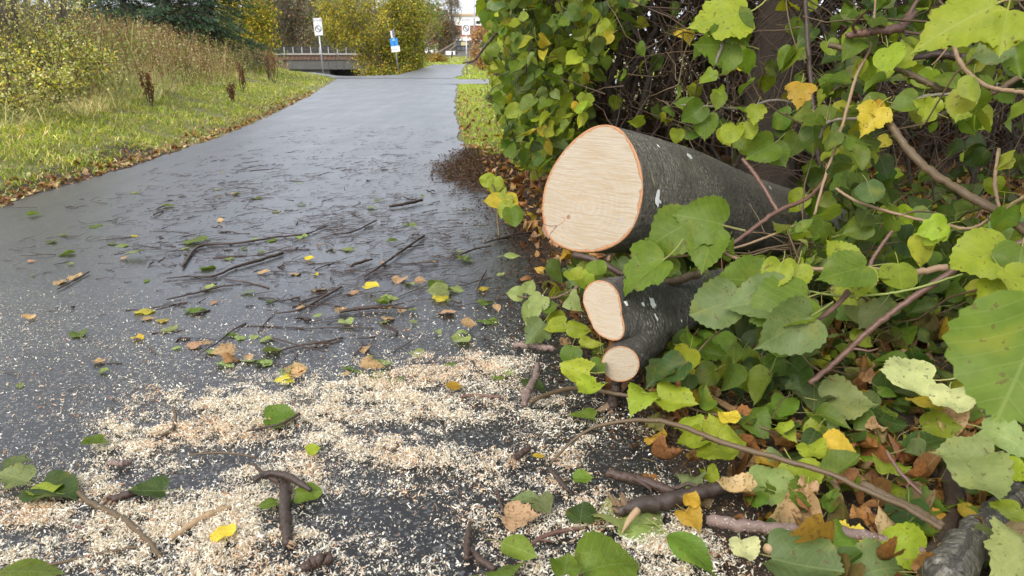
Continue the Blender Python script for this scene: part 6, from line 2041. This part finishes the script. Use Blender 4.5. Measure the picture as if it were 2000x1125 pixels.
for row in [
    (1341, 873, 70, 'heart', 'lime', -150, 'bright yellow green heart leaf at the left end of the vivid leaf cluster', .10),
    (1408, 890, 82, 'heart', 'lime', -95, 'largest bright yellow green leaf hanging below the thin arching shoot', .11),
    (1341, 828, 60, 'round', 'lime', 120, 'bright yellow green leaf just behind the thin arching shoot', .10),
    (1396, 832, 50, 'heart', 'lime', 100, 'small yellow green leaf above the arching shoot in the vivid cluster', .11),
    (1427, 818, 46, 'round', 'yellow', 60, 'small yellow leaf with green veins at the top of the vivid cluster', .12),
    (1438, 858, 52, 'heart', 'lime', 20, 'yellow green leaf at the right end of the vivid cluster', .11),
    (1476, 822, 64, 'round', 'green', -80, 'round green leaf with clear veins right of the vivid cluster', .10),
    (1533, 838, 48, 'heart', 'lime', -70, 'small bright leaf hanging from the thin brown twig', .11),
    (1322, 782, 72, 'heart', 'lime', -20, 'broad bright green leaf right below the small round sawn end', .12),
    (1252, 777, 64, 'heart', 'lime', -130, 'folded yellow green leaf just below the small round sawn end', .12),
    (1148, 761, 62, 'heart', 'lime', -130, 'yellow green leaf hanging left of the stump post', .13),
    (1124, 722, 64, 'round', 'lime', 150, 'bright rounded leaf left of the small round sawn end', .14),
    (1165, 722, 54, 'heart', 'green', -60, 'green leaf tucked against the left side of the small round sawn end', .13),
    (1156, 680, 44, 'heart', 'lime', -20, 'small bright leaf under the oblong sawn end', .15),
    (1517, 952, 86, 'heart', 'pale', -15, 'pale green leaf with a long stalk at the end of the dark stub', .07),
    (1351, 942, 52, 'lobed', 'grey', -100, 'curled grey green leaf behind the dark branch stub', .06),
    (1392, 942, 54, 'heart', 'lime', -80, 'yellowish green leaf lying behind the dark branch stub', .05),
    (1349, 1010, 54, 'heart', 'mustard', -70, 'mustard yellow leaf leaning on the front of the dark branch stub', .05),
    (1352, 976, 36, 'heart', 'mustard', 60, 'small mustard leaf wedged on top of the dark branch stub', .07),
    (1458, 988, 46, 'heart', 'rust', 70, 'orange brown curled leaf above the peeling branch', .06),
    (1351, 1074, 112, 'oval', 'green', -40, 'large glossy dark green leaf at the bottom centre right', .06),
    (1455, 1079, 60, 'round', 'cream', -90, 'round pale spotted leaf standing below the peeling branch', .06),
    (1575, 1102, 136, 'round', 'grey', -30, 'big grey green leaf at the bottom edge right of the round spotted one', .07),
    (1207, 990, 140, 'lobed', 'pale', 120, 'big pale lobed leaf under the broken end of the dark stub', .025),
    (1262, 1028, 96, 'round', 'pale', -10, 'pale flat leaf in front of the dark branch stub', .02),
    (1306, 905, 56, 'lobed', 'rust', -30, 'brown yellow mottled leaf at the asphalt edge', .04),
    (1194, 1102, 118, 'round', 'green', 10, 'wide green leaf at the bottom edge on the sawdust', .05),
    (1502, 904, 46, 'lobed', 'mustard', -60, 'orange yellow leaf under the arching shoot', .04),
    (1011, 1070, 84, 'oval', 'green', -35, 'folded green leaf pointing right at the bottom middle', .06),
    (985, 1114, 84, 'oval', 'green', 10, 'green leaf cut by the bottom edge near the middle', .04),
    (1104, 1108, 66, 'heart', 'green', 80, 'upright green leaf at the bottom edge left of the wide one', .06),
    (1027, 981, 58, 'oval', 'grey', 170, 'grey green leaf on the sawdust overlapping a second one', .025),
    (1060, 998, 54, 'heart', 'grey', -70, 'second grey green leaf on the sawdust under the overlapping one', .022),
    (1019, 1022, 66, 'lobed', 'tan', -10, 'flat tan brown leaf dusted with sawdust', .02),
    (1136, 1004, 56, 'round', 'dark', 80, 'dark wet green leaf left of the big pale lobed one', .03),
    (1140, 942, 36, 'heart', 'green', 0, 'small green leaf near the blackish twig pair', .025),
    (1042, 749, 58, 'oval', 'dark', -40, 'dark green leaf lying over the torn bark strip', .05),
    (1136, 821, 48, 'heart', 'green', 170, 'green leaf dusted with white sawdust near the stump post', .022),
    (1053, 897, 28, 'oval', 'yellow', 10, 'small yellow leaf beside the short dark peg', .022),
    (889, 761, 30, 'round', 'mustard', 20, 'curled mustard leaf at the far edge of the sawdust', .022),
    (552, 822, 58, 'heart', 'green', 15, 'green leaf under the crossed dark twig in the sawdust', .022),
    (290, 969, 62, 'heart', 'dark', -170, 'dark green leaf in the sawdust beside the short blackish stick', .022),
    (112, 969, 94, 'heart', 'dark', -20, 'dark glossy leaf under the long bent twig at the left', .022),
    (83, 962, 60, 'round', 'lime', 160, 'yellow green leaf under the fine yellow stem at the left', .026),
    (30, 945, 62, 'lobed', 'grey', 170, 'dull grey green leaf at the left edge of the sawdust', .02),
    (38, 918, 52, 'lobed', 'grey', 20, 'flattened grey leaf above the others at the left edge', .02),
    (605, 972, 52, 'round', 'green', 5, 'bright green leaf right of the thick dark stick', .022),
    (525, 992, 34, 'heart', 'green', -150, 'small green leaf left of the thick dark stick', .022),
    (436, 1043, 46, 'round', 'yellow', 120, 'small yellow green leaf near the pale peeled sliver', .024),
    (184, 876, 44, 'heart', 'green', -120, 'small green leaf on bare asphalt left of the sawdust', .022),
    (614, 886, 26, 'heart', 'lime', 30, 'tiny bright green leaf in the middle of the sawdust', .022),
    (60, 1118, 120, 'oval', 'green', 5, 'long green leaf cut by the bottom left corner', .03),
    (862, 562, 44, 'heart', 'green', 10, 'green leaf standing up on the road right of the middle', .03),
    (853, 573, 40, 'heart', 'pale', 190, 'pale leaf beside the green one standing up on the road', .02),
    (728, 566, 30, 'heart', 'yellow', -10, 'yellow leaf on the dark asphalt above the thick black stick', .02),
    (746, 595, 28, 'round', 'green', 170, 'small green leaf lying on the thick black stick', .045),
    (758, 606, 18, 'round', 'mustard', -60, 'small orange leaf against the thick black stick', .03),
    (265, 501, 44, 'oval', 'pale', 5, 'long pale green leaf on the left of the road', .02),
    (376, 471, 40, 'heart', 'green', 175, 'green leaf behind the raised knee of the forked black branch', .025),
    (916, 636, 26, 'heart', 'tan', 10, 'tan curled leaf on the asphalt left of the sprig', .025),
    (456, 702, 34, 'lobed', 'rust', 30, 'orange brown leaf on the road above the sawdust', .022),
    (438, 695, 38, 'lobed', 'tan', 200, 'flat tan leaf beside the orange brown one on the road', .02),
    (728, 715, 42, 'lobed', 'tan', 0, 'tan leaf at the upper edge of the sawdust', .02),
    (1000, 504, 34, 'oval', 'pale', -10, 'pale green leaf at the right edge of the asphalt', .022),
    (1768, 738, 112, 'heart', 'cream', 185, 'very pale yellow green leaf on a stalk right of the slanting rod', .17),
    (1862, 789, 88, 'round', 'cream', -110, 'wrinkled pale yellow leaf right of the very pale stalked one', .17),
    (1800, 790, 66, 'round', 'yellow', -150, 'deep yellow leaf behind the wrinkled pale one', .15),
    (1876, 893, 92, 'heart', 'pale', 150, 'pale green heart leaf hanging over the upright stem', .17),
    (1916, 946, 122, 'heart', 'pale', -95, 'large pale green heart leaf pointing down between the stem and the limb', .16),
    (1972, 1005, 84, 'heart', 'lime', -150, 'yellow green leaf lying over the heavy black limb', .16),
    (1985, 1085, 130, 'lobed', 'pale', -150, 'large pale yellow green leaf in the bottom right corner', .14),
    (1962, 852, 86, 'heart', 'pale', -60, 'pale leaf under the very near green one', .2),
    (1975, 915, 80, 'oval', 'lime', -80, 'yellowish leaf at the right edge below the very near green one', .17),
    (1589, 887, 58, 'round', 'lime', -90, 'bright leaf right of the thin brown twig end', .10),
    (1646, 880, 68, 'heart', 'yellow', -20, 'bright lemon leaf pointing right in the heap', .10),
    (1572, 933, 82, 'heart', 'lime', -80, 'yellow green leaf with dark specks under the arching shoot', .08),
    (1656, 948, 60, 'round', 'green', -60, 'green leaf right of the arching shoot', .06),
    (1812, 862, 104, 'oval', 'dark', 15, 'dark narrow green leaf under the pale yellow ones', .08),
    (1712, 1000, 66, 'round', 'rust', -120, 'orange brown leaf with dark rot spots in the heap', .07),
    (1672, 1068, 92, 'lobed', 'yellow', -10, 'yellow spotted leaf below the peeling branch', .05),
    (1736, 1108, 116, 'round', 'grey', 10, 'dull green leaf at the bottom edge left of the upright stem', .06),
    (1888, 996, 48, 'oval', 'mustard', 100, 'mustard leaf wedged between the upright stem and the black limb', .10),
    (1810, 992, 70, 'heart', 'green', -40, 'green dusted leaf left of the upright stem', .07),
    (1772, 1018, 66, 'oval', 'green', 160, 'fresh green leaf under the bark covered rod', .06),
    (1600, 985, 44, 'oval', 'yellow', -60, 'narrow yellow leaf above the peeling branch', .06),
    (1700, 780, 60, 'oval', 'grey', -140, 'grey green pointed leaf in the middle of the ground cover', .10),
    (1590, 778, 96, 'lobed', 'grey', -110, 'large dull lobed leaf left in the ground cover below the slanting rod', .12),
    (1655, 790, 92, 'heart', 'grey', -20, 'large dull green leaf right below the slanting rod', .12),
    (1745, 700, 66, 'oval', 'green', 150, 'fresh green pointed leaf above the very pale stalked one', .14)]:
    traced(*row[:6], row[6], row[7])

# curled dry slivers
for px, py, ex, ey, w_, lab in [(1246, 995, 1213, 1043, 22, 'pale tan rolled leaf leaning on the dark branch stub'), (1618, 930, 1648, 980, 24, 'tan dry leaf curl hanging from the arching shoot'), (1498, 1072, 1530, 1060, 24, 'rolled tan leaf at the bottom below the peeling branch')]:
    a_, b_ = G(px, py, .07), G(ex, ey, .03)
    r_ = w_ * 1.2 / FPX / 2
    s_ = smoothline([(*a_, r_), (*((a_ + b_) / 2 + [0, 0, .006]), r_ * .8), (*b_, r_ * .15)], 12)
    V, F, uv = tube(s_[:, :3], s_[:, 3], 10, .08, g=g)
    o_ = MB().add(V, F, uv).build('rolled_leaf', M_PALEW, origin=b_)
    tag(o_, lab, 'leaf')

# the smaller ones, scattered
lab_r = {'green': ('small wet green leaf lying flat on the asphalt', 'green leaves scattered on the wet road'),
         'pale': ('small faded pale green leaf stuck flat to the wet asphalt', 'faded leaves stuck to the wet road'),
         'tan': ('small tan dry leaf on the wet asphalt', 'tan leaves scattered on the wet road'),
         'yellow': ('small yellow leaf on the wet asphalt', 'yellow leaves scattered on the wet road')}
cnt = 0
while cnt < 135:
    px, py = g.uniform(40, 1010), 330 + 420 * g.random() ** .8
    q = G(px, py, .018)
    if not (lx(q[1]) + .1 < q[0] < rx(q[1]) - .05):
        continue
    if g.random() > .25 + .75 * math.exp(-((px - 650) / 330) ** 2):
        continue
    c_ = g.choice(['green', 'pale', 'tan', 'yellow'], p=[.3, .42, .20, .08])
    a_ = g.random() * 6.283
    loose_leaf(q, [math.cos(a_), math.sin(a_), g.normal(0, .06)], np.array([0, 0, 1.0]) + g.normal(0, .12, 3), g.uniform(.03, .082), g.choice(['heart', 'round', 'lobed', 'oval']), c_, *lab_r[c_], flat=True)
    cnt += 1
lab_h = {'green': ('green leaf lying loose in the leaf heap right of the sawdust', 'green leaves in the heap'),
         'lime': ('yellow green leaf lying loose in the leaf heap right of the sawdust', 'yellow green leaves in the heap'),
         'rust': ('orange brown dry leaf lying in the leaf heap right of the sawdust', 'orange brown leaves in the heap'),
         'tan': ('tan dry leaf lying in the leaf heap right of the sawdust', 'tan leaves in the heap'),
         'mustard': ('mustard yellow leaf lying in the leaf heap right of the sawdust', 'mustard leaves in the heap'),
         'grey': ('dull grey green leaf lying in the leaf heap right of the sawdust', 'dull leaves in the heap')}
cnt = 0
while cnt < 112:
    px, py = g.uniform(1180, 2040), 690 + 440 * g.random()
    q = G(px, py, g.uniform(.035, .09))
    if q[0] < rx(q[1]) + .10:
        continue
    c_ = g.choice(['green', 'lime', 'rust', 'tan', 'mustard', 'grey'], p=[.24, .12, .26, .16, .08, .14])
    a_ = g.random() * 6.283
    loose_leaf(q, [math.cos(a_), math.sin(a_), g.normal(0, .25)], np.array([0, -.3, 1.0]) + g.normal(0, .3, 3), g.uniform(.05, .10), g.choice(['heart', 'round', 'lobed', 'oval'], p=[.5, .2, .1, .2]), c_, *lab_h[c_])
    cnt += 1

# ------------------------------------------------------------------ loose twigs on the road, copied from a few crooked ones
PT = []
for k in range(12):
    gg = np.random.default_rng(500 + k)
    W = np.array([[0, 0, 0, .028], [.3, gg.normal(0, .05), .02, .027], [.62, gg.normal(0, .10), .01, .022], [1, gg.normal(0, .14), 0, .012]])
    W[:, 3] *= gg.uniform(.6, 1.4)
    s_ = smoothline(W, 14)
    s_[:, :2] += gg.normal(0, .010, (14, 2))
    V, F, uv = tube(s_[:, :3], s_[:, 3], 6, .1, g=gg)
    mb = MB().add(V, F, uv)
    for _ in range(gg.integers(0, 3)):
        i = gg.integers(4, 11)
        dr = np.array([gg.uniform(.1, .4), gg.normal(0, .25), gg.uniform(0, .05)])
        V, F, uv, _ = twigs(s_[i:i + 1, :3], s_[i:i + 1, :3] + dr, s_[i, 3] * .6, s_[i, 3] * .3, 5, .08, 0, 4, gg)
        mb.add(V, F, uv)
    PT.append(mb.mesh('twig', [M_STICK]))
lab_t = [('thin dark broken twig lying on the wet asphalt', 'dark twigs strewn on the wet road'), ('short dark bark chip lying on the wet asphalt', 'bark chips strewn on the wet road')]
cnt = 0
while cnt < 250:
    px, py = g.normal(640, 260), 290 + 430 * g.random() ** 1.0
    if g.random() > math.exp(-((py - 455) / 150) ** 2) + .12:
        continue
    q = G(px, py, .014)
    if not (lx(q[1]) + .25 < q[0] < rx(q[1]) + .05) or px < 20:
        continue
    chip = g.random() < .3
    o_ = bpy.data.objects.new('bark_chip' if chip else 'fallen_twig', PT[int(g.integers(0, 12))])
    C.objects.link(o_)
    L_ = g.uniform(.025, .075) if chip else g.gamma(2.6, .055) + .04
    o_.location = q
    o_.rotation_euler = (g.normal(0, .5), g.normal(0, .03), g.normal(.25, .9) + (math.pi if g.random() < .5 else 0))
    th_k = g.uniform(1.4, 3.0) if chip else g.uniform(.28, .55) * min(1.8, .15 / L_ + .3)
    o_.scale = (L_, L_ * th_k, L_ * th_k)
    tag(o_, lab_t[int(chip)][0], 'bark' if chip else 'twig', lab_t[int(chip)][1])
    cnt += 1
